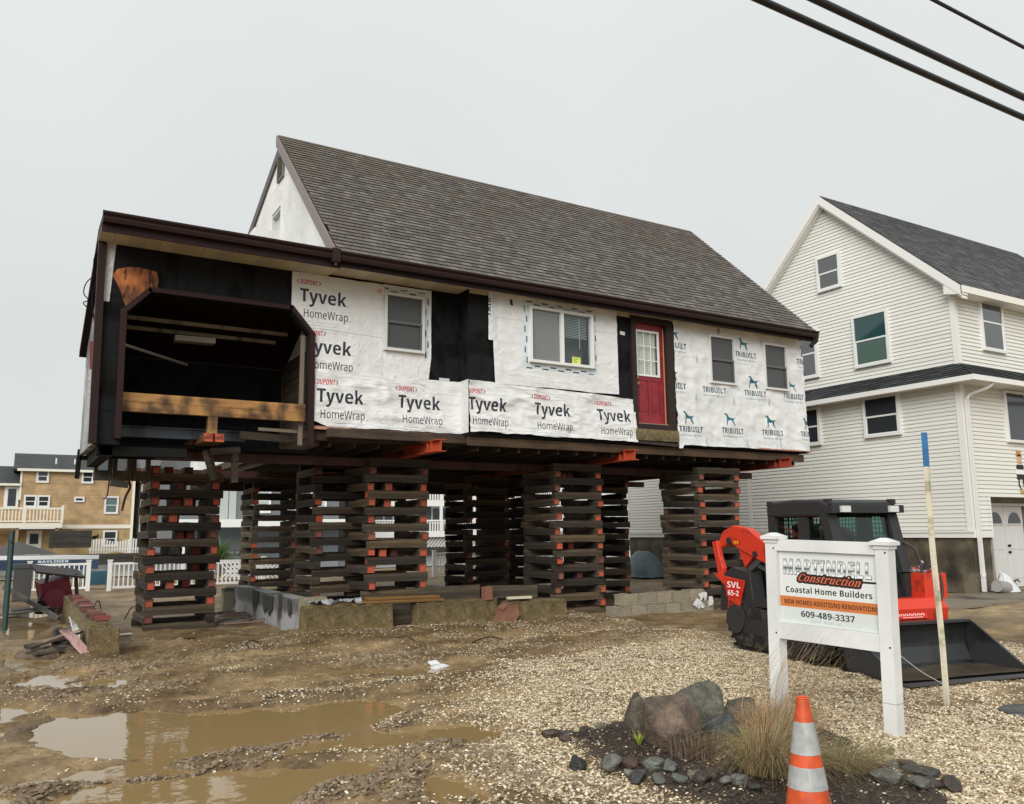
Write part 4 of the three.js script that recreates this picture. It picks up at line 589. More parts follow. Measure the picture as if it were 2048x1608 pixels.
// garage footing at the left with loose bricks on top
{ const g = thing('brick_topped_footing', 'low footing wall at left, red bricks lying along its broken top', 'footing', [1.2, 0, -16.1]);
  part(g, 'wall', rough(0.28, 0.5, 6.1, 3, 0.05, 40).translate(0, 0.16, 0), mat([0.36, 0.31, 0.2], 0.88, { map: rep(tAgg, 0.8), bumpMap: rep(tAggBump, 0.8), bumpScale: 0.012 }));
  part(g, 'pebbled_end', rough(0.36, 0.4, 0.3, 5, 0.06, 44).translate(0.05, 0.14, 3.12), agg);
  const br = [[0.2, 0.05, 0.035], [0.15, 0.045, 0.035], [0.11, 0.05, 0.045], [0.25, 0.12, 0.09]].map((c) => mat(c, 0.85, { map: rep(tStain, 2), bumpMap: tFine, bumpScale: 0.006 }));
  for (let i = 0; i < 17; i++) { const m = part(g, 'brick', new THREE.BoxGeometry(0.2, 0.06, 0.095), br[i % 4]); m.position.set(rr(-0.02, 0.05), 0.445 + rr(-0.01, 0.015), 2.75 - i * 0.31 + rr(-0.04, 0.04)); m.rotation.y = rr(-0.12, 0.12); if (i % 5 === 2) { m.rotation.x = 0.3; } } }
// lumber and scraps lying about
const plank = (name, label, a, b, w, h, m, group) => { const A = V3(...a), B = V3(...b); const c = A.clone().add(B).multiplyScalar(0.5); return single(name, gbar([a[0] - c.x, a[1] - c.y, a[2] - c.z], [b[0] - c.x, b[1] - c.y, b[2] - c.z], w, h), m, label, 'plank', { pos: [c.x, c.y, c.z], group }); };
const yellowWood = mat([0.42, 0.24, 0.07], 0.65, { map: rep(tWood, 0.6, 1.6) }), oldBoard = mat([0.13, 0.105, 0.075], 0.85, { map: rep(tWood, 0.7), bumpMap: tWoodBump, bumpScale: 0.003 });
plank('plank', 'lower yellow plank lying on the footing under the orange ended crib', [4.95, 0.5, -12.96], [6.35, 0.48, -12.92], 0.2, 0.04, yellowWood); plank('plank', 'upper yellow plank lying on the footing under the orange ended crib', [5.05, 0.545, -13.0], [6.3, 0.53, -12.98], 0.18, 0.045, yellowWood);
plank('plank', 'dark plank in the gap between the pebbled footings', [5.45, 0.3, -13.05], [5.85, 0.27, -13.05], 0.03, 0.12, oldBoard); plank('plank', 'lower dark plank in the gap between the pebbled footings', [5.42, 0.16, -13.02], [5.9, 0.2, -13.05], 0.03, 0.1, oldBoard);
plank('plank', 'long dark plank standing on the pebbled footing, left of the brown post stub', [6.0, 0.56, -13.1], [7.2, 0.56, -13.15], 0.04, 0.24, oldBoard); plank('plank', 'shorter dark plank on the footing, right of the brown post stub', [7.3, 0.55, -13.1], [8.3, 0.53, -13.0], 0.04, 0.22, oldBoard);
plank('plank', 'yellowish board half sunk in mud below the leftmost crib', [2.3, 0.025, -14.05], [3.1, 0.03, -14.1], 0.12, 0.035, mat([0.3, 0.21, 0.075], 0.8, { map: rep(tWood, 0.6) }));
single('post_stub', gbox(0.14, 0.22, 0.14), mat([0.2, 0.085, 0.055], 0.8, { map: tStain }), 'reddish brown post stub standing on the pebbled footing', 'post', { pos: [7.18, 0.55, -12.85] });
plank('plank', 'pale splintered stick on the pebbled footing, left of the middle crib', [7.5, 0.46, -12.7], [7.95, 0.46, -12.65], 0.09, 0.04, mat([0.55, 0.5, 0.36], 0.8));
single('plastic_sheet', (() => { const g = new THREE.PlaneGeometry(0.85, 0.3, 24, 10); const p = g.attributes.position; for (let i = 0; i < p.count; i++) p.setZ(i, 0.09 * Math.pow(1 - Math.abs(fbm(p.getX(i) * 6, p.getY(i) * 6, 3) - 0.5) * 2, 3)); g.computeVertexNormals(); return g.rotateX(-Math.PI / 2); })(), mat([0.4, 0.42, 0.42], 0.25, { side: THREE.DoubleSide }), 'crumpled clear plastic on top of the left pebbled footing', 'plastic', { pos: [4.55, 0.49, -12.98] });
single('brown_rubble', rough(0.3, 0.3, 0.25, 5, 0.12, 60), mat([0.2, 0.09, 0.055], 0.85, { map: tStain }), 'reddish lump of rubble between two pebbled footings', 'rubble', { pos: [7.4, 0.2, -12.6] });
// ---------- the white clapboard house at right ----------
const wh = thing('white_house', 'tall white clapboard house with dark grey roofs at right', 'house', [22.5, 0, -17]);
{
  const tSoft = tex(256, (u, v) => { const k = 0.9 + 0.13 * fbm(u * 5, v * 9, 5, 5, 9); return [k, k, k * 0.99]; }, true, 0.35);
  const sid = [[0.8, 0.79, 0.74], [0.82, 0.81, 0.76], [0.78, 0.77, 0.72]].map((c) => mat(c, 0.55, { map: tSoft, bumpMap: rep(tWoodBump, 0.3, 1), bumpScale: 0.0015 }));
  const core = mat([0.5, 0.5, 0.47], 0.8), trim = mat([0.74, 0.73, 0.69], 0.5), conc = mat([0.15, 0.125, 0.085], 0.7, { map: rep(tStain, 0.35), bumpMap: tFine, bumpScale: 0.006 });
  const E = 0.1016;
  // a lapped board: wedge section, thick edge down, facing -x (side) or +z (front)
  const wedge = (L) => { const s = new THREE.Shape([[0.024, 0], [0.03, 0], [0.006, E + 0.02], [0, E + 0.02]].map((p) => new THREE.Vector2(...p))); return wuv(strip(new THREE.ExtrudeGeometry(s, { depth: 1, bevelEnabled: false }))); };
  const wg = wedge(1);
  const boardSide = (x, y, z0, z1) => { const m = setup(new THREE.Mesh(wg, pick(sid))); m.name = 'clapboard'; m.rotation.y = Math.PI; m.scale.z = Math.abs(z0 - z1); m.position.set(x - 22.5, y, Math.max(z0, z1) + 17); wh.add(m); };
  const boardFront = (z, y, x0, x1) => { const m = setup(new THREE.Mesh(wg, pick(sid))); m.name = 'clapboard'; m.rotation.y = -Math.PI / 2; m.scale.z = x1 - x0; m.position.set(x1 - 22.5, y, z + 17); wh.add(m); };
  const w = (n, g, m) => wpart(wh, n, g, m);
  // bodies
  w('lower_wall', [cbox(20.1, 20.9, 1.34, 5.3, -25, -11.8), cbox(20.9, 31, 2.37, 5.3, -25, -11.8), cbox(20.9, 31, 1.34, 2.37, -25, -12.6)], core);
  w('upper_wall', gshape([[12.0, 5.2], [19.3, 5.2], [19.3, 7.9], [15.65, 11.36], [12.0, 7.9]], 10.4).rotateY(Math.PI / 2).translate(30.9, 0, 0), core);
  w('foundation', [cbox(20.14, 20.9, 0, 1.335, -25, -11.86), cbox(20.9, 31, 0, 1.335, -25, -12.5)], conc);
  // boards, side and front
  for (let i = 0; i < 37; i++) { const y = 1.52 + i * E; boardSide(20.1, y, -18.8, -11.92); boardSide(20.1, y, -25, -18.95); if (y > 2.33) boardFront(-11.8, y, 20.22, 31); else boardFront(-11.8, y, 20.22, 20.9); }
  for (let i = 0; i < 60; i++) { const y = 5.62 + i * E, half = y < 7.72 ? 99 : (11.25 - y) / 0.97; if (half < 0.08) break; boardSide(20.5, y, Math.max(-19.25, -15.65 - half), Math.min(-12.1, -15.65 + half)); if (y < 7.6) boardFront(-12.0, y, 20.6, 31); }
  // corner boards, band, trim
  w('corner_board', [cbox(20.06, 20.1, 1.5, 5.15, -11.92, -11.76), cbox(20.1, 20.22, 1.5, 5.15, -11.8, -11.762)], trim); w('corner_board', [cbox(20.46, 20.5, 5.6, 7.7, -12.1, -11.96), cbox(20.5, 20.6, 5.6, 7.7, -12.0, -11.96)], trim); w('joint_strip', cbox(20.07, 20.1, 1.5, 5.1, -18.95, -18.8), trim);
  w('band_board', [cbox(20.05, 20.1, 1.335, 1.5, -25, -11.75), cbox(20.1, 20.9, 1.335, 1.5, -11.8, -11.75)], trim); w('band_board', cbox(20.02, 20.05, 1.46, 1.51, -25, -11.74), trim);
  w('edge_trim', cbox(20.9, 20.93, 1.34, 2.36, -11.8, -11.77), trim);
  // main roof
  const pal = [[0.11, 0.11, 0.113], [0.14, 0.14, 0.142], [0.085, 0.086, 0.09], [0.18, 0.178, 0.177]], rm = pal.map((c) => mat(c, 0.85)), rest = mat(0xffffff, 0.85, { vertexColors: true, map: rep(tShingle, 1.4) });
  w('roof_deck', gshape([[11.62, 7.62], [15.65, 11.46], [19.6, 7.7], [19.6, 7.6], [15.65, 11.34], [11.62, 7.5]], 10.8).rotateY(Math.PI / 2).translate(31, 0, 0), mat([0.05, 0.05, 0.052], 0.8));
  shingles(wh, [20.2, 7.64, -11.6], [1, 0, 0], [0, 3.84, -4.05], 10.8, 5.55, { exp: 0.14, tab: 0.3, mats: rm, restMat: rest, restName: 'roof_shingles', tilt: 0.1, colour: () => pick([0, 1, 2, 0, 3, 1]), base: V3(22.5, 0, -17), parts: 0 });
  w('rake_trim', [gshape([[11.6, 7.36], [15.65, 11.2], [15.65, 11.47], [11.6, 7.63]], 0.05).rotateY(Math.PI / 2).translate(20.24, 0, 0), gshape([[15.65, 11.2], [19.6, 7.45], [19.6, 7.72], [15.65, 11.47]], 0.05).rotateY(Math.PI / 2).translate(20.24, 0, 0), gshape([[11.6, 7.3], [15.65, 11.14], [15.65, 11.2], [11.6, 7.36]], 0.24).rotateY(Math.PI / 2).translate(20.47, 0, 0), gshape([[15.65, 11.14], [19.6, 7.4], [19.6, 7.46], [15.65, 11.2]], 0.24).rotateY(Math.PI / 2).translate(20.47, 0, 0)], trim);
  w('eave_return', gshape([[11.6, 7.4], [12.05, 7.5], [12.05, 7.72], [11.75, 7.72], [11.6, 7.62]], 0.3).rotateY(Math.PI / 2).translate(20.5, 0, 0), trim);
  w('eave_fascia', cbox(20.25, 31, 7.46, 7.64, -11.62, -11.58), mat([0.78, 0.76, 0.68], 0.4)); w('eave_soffit', cbox(20.5, 31, 7.44, 7.47, -11.98, -11.62), trim);
  // skirt roof between the floors
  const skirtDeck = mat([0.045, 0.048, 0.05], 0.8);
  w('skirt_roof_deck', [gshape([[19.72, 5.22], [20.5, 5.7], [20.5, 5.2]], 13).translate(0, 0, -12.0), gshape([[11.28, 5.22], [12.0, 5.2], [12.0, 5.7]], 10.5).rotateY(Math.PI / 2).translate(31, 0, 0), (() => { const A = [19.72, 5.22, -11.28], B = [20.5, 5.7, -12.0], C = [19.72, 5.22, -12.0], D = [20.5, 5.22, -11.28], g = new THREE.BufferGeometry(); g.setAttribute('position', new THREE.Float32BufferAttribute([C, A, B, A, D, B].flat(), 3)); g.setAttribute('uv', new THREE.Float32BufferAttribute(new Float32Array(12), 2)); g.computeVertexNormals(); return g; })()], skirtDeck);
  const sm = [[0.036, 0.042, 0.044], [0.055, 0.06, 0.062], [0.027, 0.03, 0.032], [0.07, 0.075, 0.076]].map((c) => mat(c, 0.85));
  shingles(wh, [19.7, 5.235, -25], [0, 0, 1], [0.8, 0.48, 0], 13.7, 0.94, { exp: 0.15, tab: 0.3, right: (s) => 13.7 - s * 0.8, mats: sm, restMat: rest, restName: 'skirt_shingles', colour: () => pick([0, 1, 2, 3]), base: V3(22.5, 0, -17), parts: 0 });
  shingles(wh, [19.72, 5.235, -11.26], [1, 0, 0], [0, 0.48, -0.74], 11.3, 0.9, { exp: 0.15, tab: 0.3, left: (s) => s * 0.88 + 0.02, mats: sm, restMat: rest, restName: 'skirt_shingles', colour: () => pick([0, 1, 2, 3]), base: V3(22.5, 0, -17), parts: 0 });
  w('skirt_gutter', [cbox(19.63, 19.74, 5.1, 5.23, -25, -11.2), cbox(19.742, 31, 5.1, 5.23, -11.28, -11.16), cbox(19.63, 19.742, 5.1, 5.23, -11.2, -11.16)], mat([0.76, 0.75, 0.71], 0.4)); w('skirt_soffit', [cbox(19.74, 20.1, 5.12, 5.15, -25, -11.28), cbox(20.1, 31, 5.12, 5.15, -11.8, -11.28)], trim);
  // windows on the side
  const side = (z, y, ww, h, o = {}) => put(windowPart(wh, ww, h, { depth: 0.085, back: 0.055, frame: 0.075, ...o }), o.x ?? 20.48, y, z, -Math.PI / 2);
  const farGlass = mat([0.035, 0.037, 0.04], 0.03, { ior: 2.2 });
  side(-15.64, 8.58, 0.84, 1.08, { pane: farGlass }); side(-14.4, 6.07, 1.14, 1.52, { pane: mat([0.02, 0.06, 0.062], 0.06, { ior: 1.6 }), low: mat([0.075, 0.125, 0.105], 0.3) }); side(-16.72, 6.05, 1.0, 1.52, { pane: farGlass });
  side(-13.98, 4.02, 1.1, 1.12, { x: 20.08 }); side(-16.5, 3.98, 1.05, 1.12, { x: 20.08 });
  // front windows
  const front = (x, y, ww, h, z, o = {}) => put(windowPart(wh, ww, h, { depth: 0.09, back: 0.06, frame: 0.07, ...o }), x, y, z);
  front(22.1, 6.16, 1.06, 1.58, -11.99, { pane: farGlass }); front(24.8, 6.16, 1.06, 1.58, -11.99, { pane: farGlass }); front(22.9, 3.74, 1.95, 1.36, -11.79, { style: 'slider' });
  // downspout down the corner
  const ds = mat([0.7, 0.69, 0.66], 0.45);
  w('downspout', [gtube([[20.55, 5.1, -11.22], [20.5, 5.0, -11.3], [20.24, 4.82, -11.66], [20.18, 4.7, -11.7]], 0.04, 16, 8), gbar([20.18, 0.06, -11.7], [20.18, 4.74, -11.7], 0.08, 0.08), gcyl(0.07, 0.06, 0.1, 20.18, 0.45, -11.7, 10)], ds);
  // recessed garage front with double doors
  const stucco = mat([0.42, 0.375, 0.3], 0.85, { map: rep(tGrain, 0.6) });
  w('recess_wall', [cbox(20.9, 20.96, 0, 2.33, -12.4, -11.83), cbox(20.96, 21.54, 0, 2.33, -12.5, -12.4), cbox(21.54, 31, 2.2, 2.33, -12.5, -12.4), cbox(23.6, 31, 0, 2.2, -12.5, -12.4), cbox(20.96, 31, 2.33, 2.365, -12.59, -11.82)], stucco);
  const dm = mat([0.62, 0.61, 0.59], 0.5);
  for (let k = 0; k < 2; k++) { const x = 21.62 + k * 0.9; const d = w('garage_door_leaf', [cbox(x, x + 0.88, 0.03, 2.12, -12.4, -12.36)], dm);
    for (const [a, b] of [[0.1, 0.4], [0.48, 0.78]]) { part(d, 'door_panel', [cbox(x + a, x + b, 0.25, 0.85, -12.36, -12.348)], dm); part(d, 'door_panel', [cbox(x + a, x + b, 1.0, 1.5, -12.36, -12.348)], dm); }
    const arc = [[0.1, 1.66], [0.78, 1.66]]; for (let i = 0; i <= 10; i++) { const t = i / 10 * Math.PI; arc.push([0.44 + 0.34 * Math.cos(t), 1.66 + 0.32 * Math.sin(t)]); }
    part(d, 'arched_light', gshape(arc, 0.02).translate(x, 0, -12.345), matGlassDark); part(d, 'light_frame', [gtube(arc.slice(2).map(([a, b]) => [x + a, b, -12.345]), 0.018, 20, 5), gbar([x + 0.08, 1.655, -12.345], [x + 0.8, 1.655, -12.345], 0.03)], dm);
    if (k) part(d, 'handle', [gcyl(0.03, 0.03, 0.07, x + 0.08, 1.1, -12.33, 10, Math.PI / 2), gcyl(0.03, 0.03, 0.06, x + 0.08, 0.93, -12.33, 10, Math.PI / 2)], blackStuff); }
  w('door_frame', [cbox(21.54, 21.61, 0, 2.2, -12.4, -12.34), cbox(21.54, 23.6, 2.13, 2.2, -12.4, -12.34)], trim);
  w('wall_lamp', [gcyl(0.05, 0.07, 0.12, 20.02, 3.25, -19.3, 10)], trim);
}
// ornament on the white house: a little figure in a striped shirt
{ const g = thing('wall_ornament', 'small painted wooden figure with striped shirt hung on the white house', 'ornament', [22.42, 2.55, -11.76]);
  part(g, 'shirt', gshape([[-0.18, 0.25], [0.18, 0.25], [0.16, 0.62], [-0.14, 0.66]], 0.02), mat(0xffffff, 0.6, { map: canvasTex(64, 64, (c) => { for (let i = 0; i < 8; i++) { c.fillStyle = i % 2 ? '#1c1c22' : '#e6e6e2'; c.fillRect(0, i * 8, 64, 8); } }) }), {}); part(g, 'head', gshape([[-0.12, 0.68], [0.1, 0.66], [0.12, 0.86], [-0.08, 0.9]], 0.02), mat([0.6, 0.36, 0.24], 0.7)); part(g, 'hair', gshape([[-0.14, 0.84], [0.12, 0.84], [0.1, 0.98], [-0.1, 0.98]], 0.03), mat([0.45, 0.25, 0.06], 0.7));
  part(g, 'leg', gtube([[-0.1, 0.26, 0], [-0.12, 0.1, 0], [-0.02, -0.02, 0]], 0.015, 10, 5), blackStuff); part(g, 'leg', gtube([[0.08, 0.26, 0], [0.1, 0.1, 0], [0.12, -0.02, 0]], 0.015, 10, 5), blackStuff); part(g, 'shoe', gbox(0.2, 0.08, 0.03, 0, -0.06, 0.01), mat([0.5, 0.36, 0.14], 0.7)); }
// bag and branch by the garage door
{ const g = mergeVertices(new THREE.ConeGeometry(0.4, 0.62, 22, 10).deleteAttribute('uv').deleteAttribute('normal')), p = g.attributes.position; for (let i = 0; i < p.count; i++) { const x = p.getX(i), y = p.getY(i) + 0.31, z = p.getZ(i), n = 0.72 + 0.75 * Math.abs(fbm(Math.atan2(z, x) * 2.5 + 9, y * 5, 3) - 0.4); p.setXYZ(i, x * n + 0.1 * Math.sin(y * 6), y * (0.9 + 0.3 * (fbm(x * 6, z * 6, 2) - 0.5)), z * n); }
  g.computeVertexNormals();
  single('white_bag', g, mat([0.6, 0.61, 0.6], 0.5, { side: THREE.DoubleSide }), 'crumpled white bag lying by the downspout of the white house', 'bag', { pos: [20.62, 0.04, -11.5] });
  const r = new THREE.CylinderGeometry(0.14, 0.15, 0.4, 14).rotateZ(1.4); single('grey_roll', r, mat([0.3, 0.29, 0.27], 0.7, { map: tStain }), 'grey rolled bundle beside the white bag', 'bundle', { pos: [20.3, 0.18, -11.35] });
  const tw = []; for (let i = 0; i < 14; i++) { const a = rr(0, 6.28), l = rr(0.2, 0.5); tw.push(gtube([[0, 0.05, 0], [Math.cos(a) * l * 0.5, 0.2 + rr(0, 0.1), Math.sin(a) * l * 0.4], [Math.cos(a) * l, rr(0.1, 0.3), Math.sin(a) * l * 0.6]], 0.008, 6, 4)); } single('dead_branch', tw, mat([0.05, 0.04, 0.03], 0.9), 'dark dead branches against the white garage door', 'branch', { pos: [21.35, 0.02, -11.7] }); }
// tarp heap behind the cribs
{ const g = new THREE.PlaneGeometry(2.0, 1.5, 40, 30), p = g.attributes.position; for (let i = 0; i < p.count; i++) { const u = p.getX(i), v = p.getY(i), d = Math.hypot(u / 1.0, v / 0.75); p.setZ(i, Math.max(0.03, 0.85 * (1 - d * d * 0.95)) + 0.09 * Math.pow(1 - Math.abs(fbm(u * 3 + v * 2, v * 3, 3) - 0.5) * 2, 3) * (d < 1 ? 1 : 0.3)); } g.computeVertexNormals();
  single('tarp_heap', g.rotateX(-Math.PI / 2).rotateY(1.5), mat([0.085, 0.125, 0.14], 0.5, { side: THREE.DoubleSide }), 'blue grey tarp heaped by the white house, seen between cribs', 'tarp', { pos: [18.6, 0.02, -22.4] }); }
// ---------- compact track loader ----------
{
  const L = thing('track_loader', 'orange and black compact track loader parked behind the white sign, bucket on the ground', 'track loader', [9.1, 0.03, -7.24], -0.21);
  L.scale.set(1, 0.93, 1);
  const red = mat([0.62, 0.04, 0.016], 0.42, { map: rep(tex(256, (u, v) => { const s = smooth(0.55, 0.8, fbm(u * 7, v * 7, 5, 7, 7)); return [1 - 0.25 * s, 1 - 0.1 * s + 0.0, 1 - 0.05 * s]; }), 1.3) }), blk = mat([0.022, 0.022, 0.023], 0.55), dk = mat([0.028, 0.028, 0.03], 0.5), rubber = mat([0.05, 0.044, 0.036], 0.9, { map: rep(tex(256, (u, v) => { const s = smooth(0.45, 0.7, fbm(u * 8, v * 8, 5, 8, 8)); return [0.45 + 0.55 * s, 0.46 + 0.5 * s, 0.5 + 0.4 * s]; }), 1.5), bumpMap: tFine, bumpScale: 0.004 }), steel = mat([0.12, 0.12, 0.125], 0.4, { metalness: 0.6 }), glassG = mat([0.55, 0.72, 0.68], 0.03, { transmission: 1, thickness: 0 });
  const sideShape = (pts, d, x, bevel = 0.012) => gshape(pts, d, [], bevel).rotateY(-Math.PI / 2).translate(x, 0, 0);   // outline given in (z, y); thickness d towards +x from x
  // forward is +z; the side towards the viewer is -x
  for (const s of [-1, 1]) {
    const x = s < 0 ? -0.88 : 0.56; const prof = []; const P = [[-0.98, 0.16], [-0.86, 0.03], [0.7, 0.03], [0.92, 0.16], [0.98, 0.34], [0.82, 0.5], [-0.3, 0.58], [-0.78, 0.66], [-1.02, 0.56], [-1.08, 0.34]];
    const tr = part(L, 'track', sideShape(P, 0.32, x, 0.04), rubber);
    const curve = new THREE.CatmullRomCurve3(P.map(([z, y]) => V3(0, y, z)), true, 'catmullrom', 0.2), n = 42;
    for (let i = 0; i < n; i++) { const p = curve.getPointAt(i / n), t = curve.getTangentAt(i / n), a = Math.atan2(t.y, t.z); part(tr, 'track_lug', gbox(0.325, 0.03, 0.045, x + 0.16, p.y, p.z, -a, 0, 0), rubber); }
    part(tr, 'sprocket', [gcyl(0.2, 0.2, 0.06, x + (s < 0 ? -0.005 : 0.325), 0.42, -0.84, 20, 0, Math.PI / 2)], dk);
    for (let i = 0; i < 4; i++) part(tr, 'roller', gcyl(0.1, 0.1, 0.05, x + (s < 0 ? -0.004 : 0.324), 0.17, -0.55 + i * 0.4, 16, 0, Math.PI / 2), rubber);
    part(tr, 'track_frame', [gbox(0.02, 0.2, 1.3, x + (s < 0 ? -0.002 : 0.322), 0.34, -0.05)], blk);
  }
  part(L, 'chassis', [cbox(-0.55, 0.55, 0.22, 0.75, -1.1, 0.75), cbox(-0.86, 0.86, 0.62, 0.72, -1.05, 0.5)], blk);
  part(L, 'engine_cover', [gshape([[-1.3, 0.35], [-0.42, 0.45], [-0.42, 1.32], [-0.6, 1.38], [-1.12, 1.3], [-1.3, 1.1]], 1.1, [], 0.04).rotateY(-Math.PI / 2).translate(-0.55, 0, 0)], dk);
  for (const s of [-1, 1]) {
    const x0 = s < 0 ? -0.86 : 0.66;
    part(L, 'rear_tower', sideShape([[-1.28, 0.5], [-0.5, 0.66], [-0.55, 1.08], [-0.95, 1.14], [-1.22, 1.02]], 0.2, x0 + 0.01), blk);
    // arm: thick hump at the rear, falling forward to the bucket
    const arm = part(L, 'lift_arm', sideShape([[-1.36, 1.46], [-1.28, 1.5], [-1.16, 1.66], [-0.92, 1.74], [-0.6, 1.7], [-0.1, 1.44], [0.55, 1.06], [0.86, 0.8], [1.02, 0.5], [1.06, 0.3], [0.9, 0.26], [0.84, 0.48], [0.6, 0.76], [0.3, 0.95], [-0.25, 1.22], [-0.5, 1.3], [-0.85, 1.42], [-1.0, 1.5], [-1.14, 1.44], [-1.3, 1.4]], 0.12, x0 + 0.03, 0.015), red);
    part(arm, 'pivot_pin', [gcyl(0.05, 0.05, 0.03, x0 + (s < 0 ? 0.02 : 0.16), 1.52, -1.0, 14, 0, Math.PI / 2), gcyl(0.04, 0.04, 0.03, x0 + (s < 0 ? 0.02 : 0.16), 1.34, -0.42, 14, 0, Math.PI / 2), gcyl(0.035, 0.035, 0.03, x0 + (s < 0 ? 0.02 : 0.16), 1.45, -1.3, 12, 0, Math.PI / 2)], blk);
    part(L, 'rear_link', sideShape([[-1.37, 1.5], [-1.25, 1.52], [-1.2, 1.3], [-1.12, 1.12], [-1.14, 0.98], [-1.26, 0.98], [-1.28, 1.16], [-1.34, 1.36]], 0.07, x0 - 0.02, 0.012), red);
    part(L, 'lift_cylinder', [gbar([x0 + 0.1, 0.95, -0.9], [x0 + 0.1, 1.28, -0.35], 0.08), gbar([x0 + 0.1, 1.2, -0.5], [x0 + 0.1, 0.95, 0.2], 0.05)], steel);
    part(L, 'arm_gusset', sideShape([[-0.85, 1.42], [-0.5, 1.32], [-0.72, 1.14]], 0.05, x0 + 0.06, 0.008), red);
    // slanted side panel with the model marking and vents
    const panel = part(L, 'side_panel', sideShape([[-1.36, 1.04], [-0.62, 0.96], [-0.72, 0.72], [-0.8, 0.5], [-1.06, 0.42], [-1.02, 0.7], [-1.1, 0.88]], 0.03, x0 + (s < 0 ? -0.03 : 0.2), 0.01), red);
    for (let i = 0; i < 3; i++) part(panel, 'vent_slot', [gbar([x0 + (s < 0 ? -0.034 : 0.234), 0.66 - i * 0.06, -0.98], [x0 + (s < 0 ? -0.034 : 0.234), 0.6 - i * 0.06, -0.78], 0.012, 0.03)], mat([0.2, 0.012, 0.008], 0.5));
    if (s < 0) {
      const t = canvasTex(160, 128, (c) => { c.fillStyle = '#c9231a'; c.fillRect(0, 0, 160, 128); textFit(c, 'SVL', 8, 58, 142, 'bold 60px sans-serif', '#f4f2ee'); textFit(c, '65-2', 12, 114, 118, 'bold 52px sans-serif', '#f4f2ee'); });
      const pl = new THREE.PlaneGeometry(0.36, 0.25).rotateY(-Math.PI / 2).translate(x0 - 0.034, 0.84, -0.86); part(panel, 'model_marking', pl, mat(0xffffff, 0.35, { map: t }), { keepUV: true });
      const t2 = canvasTex(64, 32, (c) => { c.fillStyle = '#c9231a'; c.fillRect(0, 0, 64, 32); textFit(c, 'nc', 6, 26, 50, 'bold 32px sans-serif', '#e8c22a'); });
      part(arm, 'yellow_marking', new THREE.PlaneGeometry(0.16, 0.08).rotateY(-Math.PI / 2).translate(x0 + 0.026, 1.5, -0.84), mat(0xffffff, 0.35, { map: t2 }), { keepUV: true });
    }
  }
  // cab
  const cabPost = (a, b, w = 0.09) => gbar(a, b, w, w);
  const cab = part(L, 'cab_frame', [cabPost([-0.45, 0.75, -0.48], [-0.45, 1.95, -0.48], 0.14), cabPost([0.45, 0.75, -0.48], [0.45, 1.95, -0.48], 0.14), cabPost([-0.46, 0.72, 0.74], [-0.46, 1.1, 0.76], 0.1), cabPost([0.46, 0.72, 0.74], [0.46, 1.1, 0.76], 0.1), cabPost([-0.455, 1.1, 0.74], [-0.455, 1.95, 0.54], 0.14), cabPost([0.455, 1.1, 0.74], [0.455, 1.95, 0.54], 0.14), cbox(-0.5, 0.5, 0.6, 1.12, -0.5, 0.72), cbox(-0.5, -0.42, 1.12, 1.28, -0.5, 0.72), cbox(-0.5, -0.41, 1.28, 1.9, 0.04, 0.22), cbox(0.42, 0.5, 1.12, 1.28, -0.5, 0.72), cbox(0.41, 0.5, 1.28, 1.9, 0.04, 0.22)], blk);
  part(L, 'cab_roof', [gshape([[-0.56, 1.84], [0.5, 1.84], [0.64, 1.92], [0.62, 2.02], [0.5, 2.06], [0.0, 2.08], [-0.46, 2.06], [-0.57, 1.98]], 1.06, [], 0.035).rotateY(-Math.PI / 2).translate(-0.53, 0, 0), cbox(-0.54, 0.54, 1.88, 1.98, 0.6, 0.74)], blk);
  part(cab, 'side_window', [cbox(-0.475, -0.468, 1.28, 1.9, -0.45, 0.06), cbox(-0.475, -0.468, 1.28, 1.9, 0.2, 0.6)], glassG); part(cab, 'side_window', [cbox(0.468, 0.475, 1.28, 1.9, -0.45, 0.06), cbox(0.468, 0.475, 1.28, 1.9, 0.2, 0.6)], glassG);
  for (const x of [-0.45, 0.45]) { const bars = []; for (let z = -0.44; z < 0.58; z += 0.06) if (z < 0.05 || z > 0.2) bars.push(gbar([x, 1.28, z], [x, 1.9, z], 0.008)); for (let y = 1.32; y < 1.9; y += 0.06) { bars.push(gbar([x, y, -0.45], [x, y, 0.06], 0.008)); bars.push(gbar([x, y, 0.2], [x, y, 0.6], 0.008)); } part(cab, 'window_guard', bars, blk); }
  part(cab, 'front_glass', gshape([[-0.42, 0], [0.42, 0], [0.4, 0.98], [-0.4, 0.98]], 0.008).rotateX(-0.17).translate(0, 0.96, 0.755), glassG);
  { const bars = []; for (let i = 0; i < 13; i++) bars.push(gbar([-0.4 + i * 0.066, 1.3, -0.46], [-0.4 + i * 0.066, 1.9, -0.46], 0.008)); for (let y = 1.32; y < 1.9; y += 0.07) bars.push(gbar([-0.42, y, -0.46], [0.42, y, -0.46], 0.008)); part(cab, 'rear_guard', bars, blk); }
  part(cab, 'operator_seat', [cbox(-0.26, 0.26, 1.12, 1.24, -0.35, 0.1), gbox(0.48, 0.55, 0.1, 0, 1.46, -0.33, -0.1)], mat([0.05, 0.03, 0.026], 0.8)); part(cab, 'wiper', [gbar([-0.1, 1.02, 0.78], [-0.18, 1.55, 0.69], 0.015)], blk);
  for (const x of [-0.36, 0.36]) part(L, 'work_light', [gbox(0.13, 0.08, 0.05, x, 1.93, 0.755)], mat([0.6, 0.6, 0.58], 0.2)); for (const [x, z] of [[-0.5, -0.5], [0.5, -0.5], [-0.48, 0.6], [0.48, 0.6]]) part(L, 'lifting_eye', [gbox(0.06, 0.07, 0.09, x, 2.03, z)], blk);
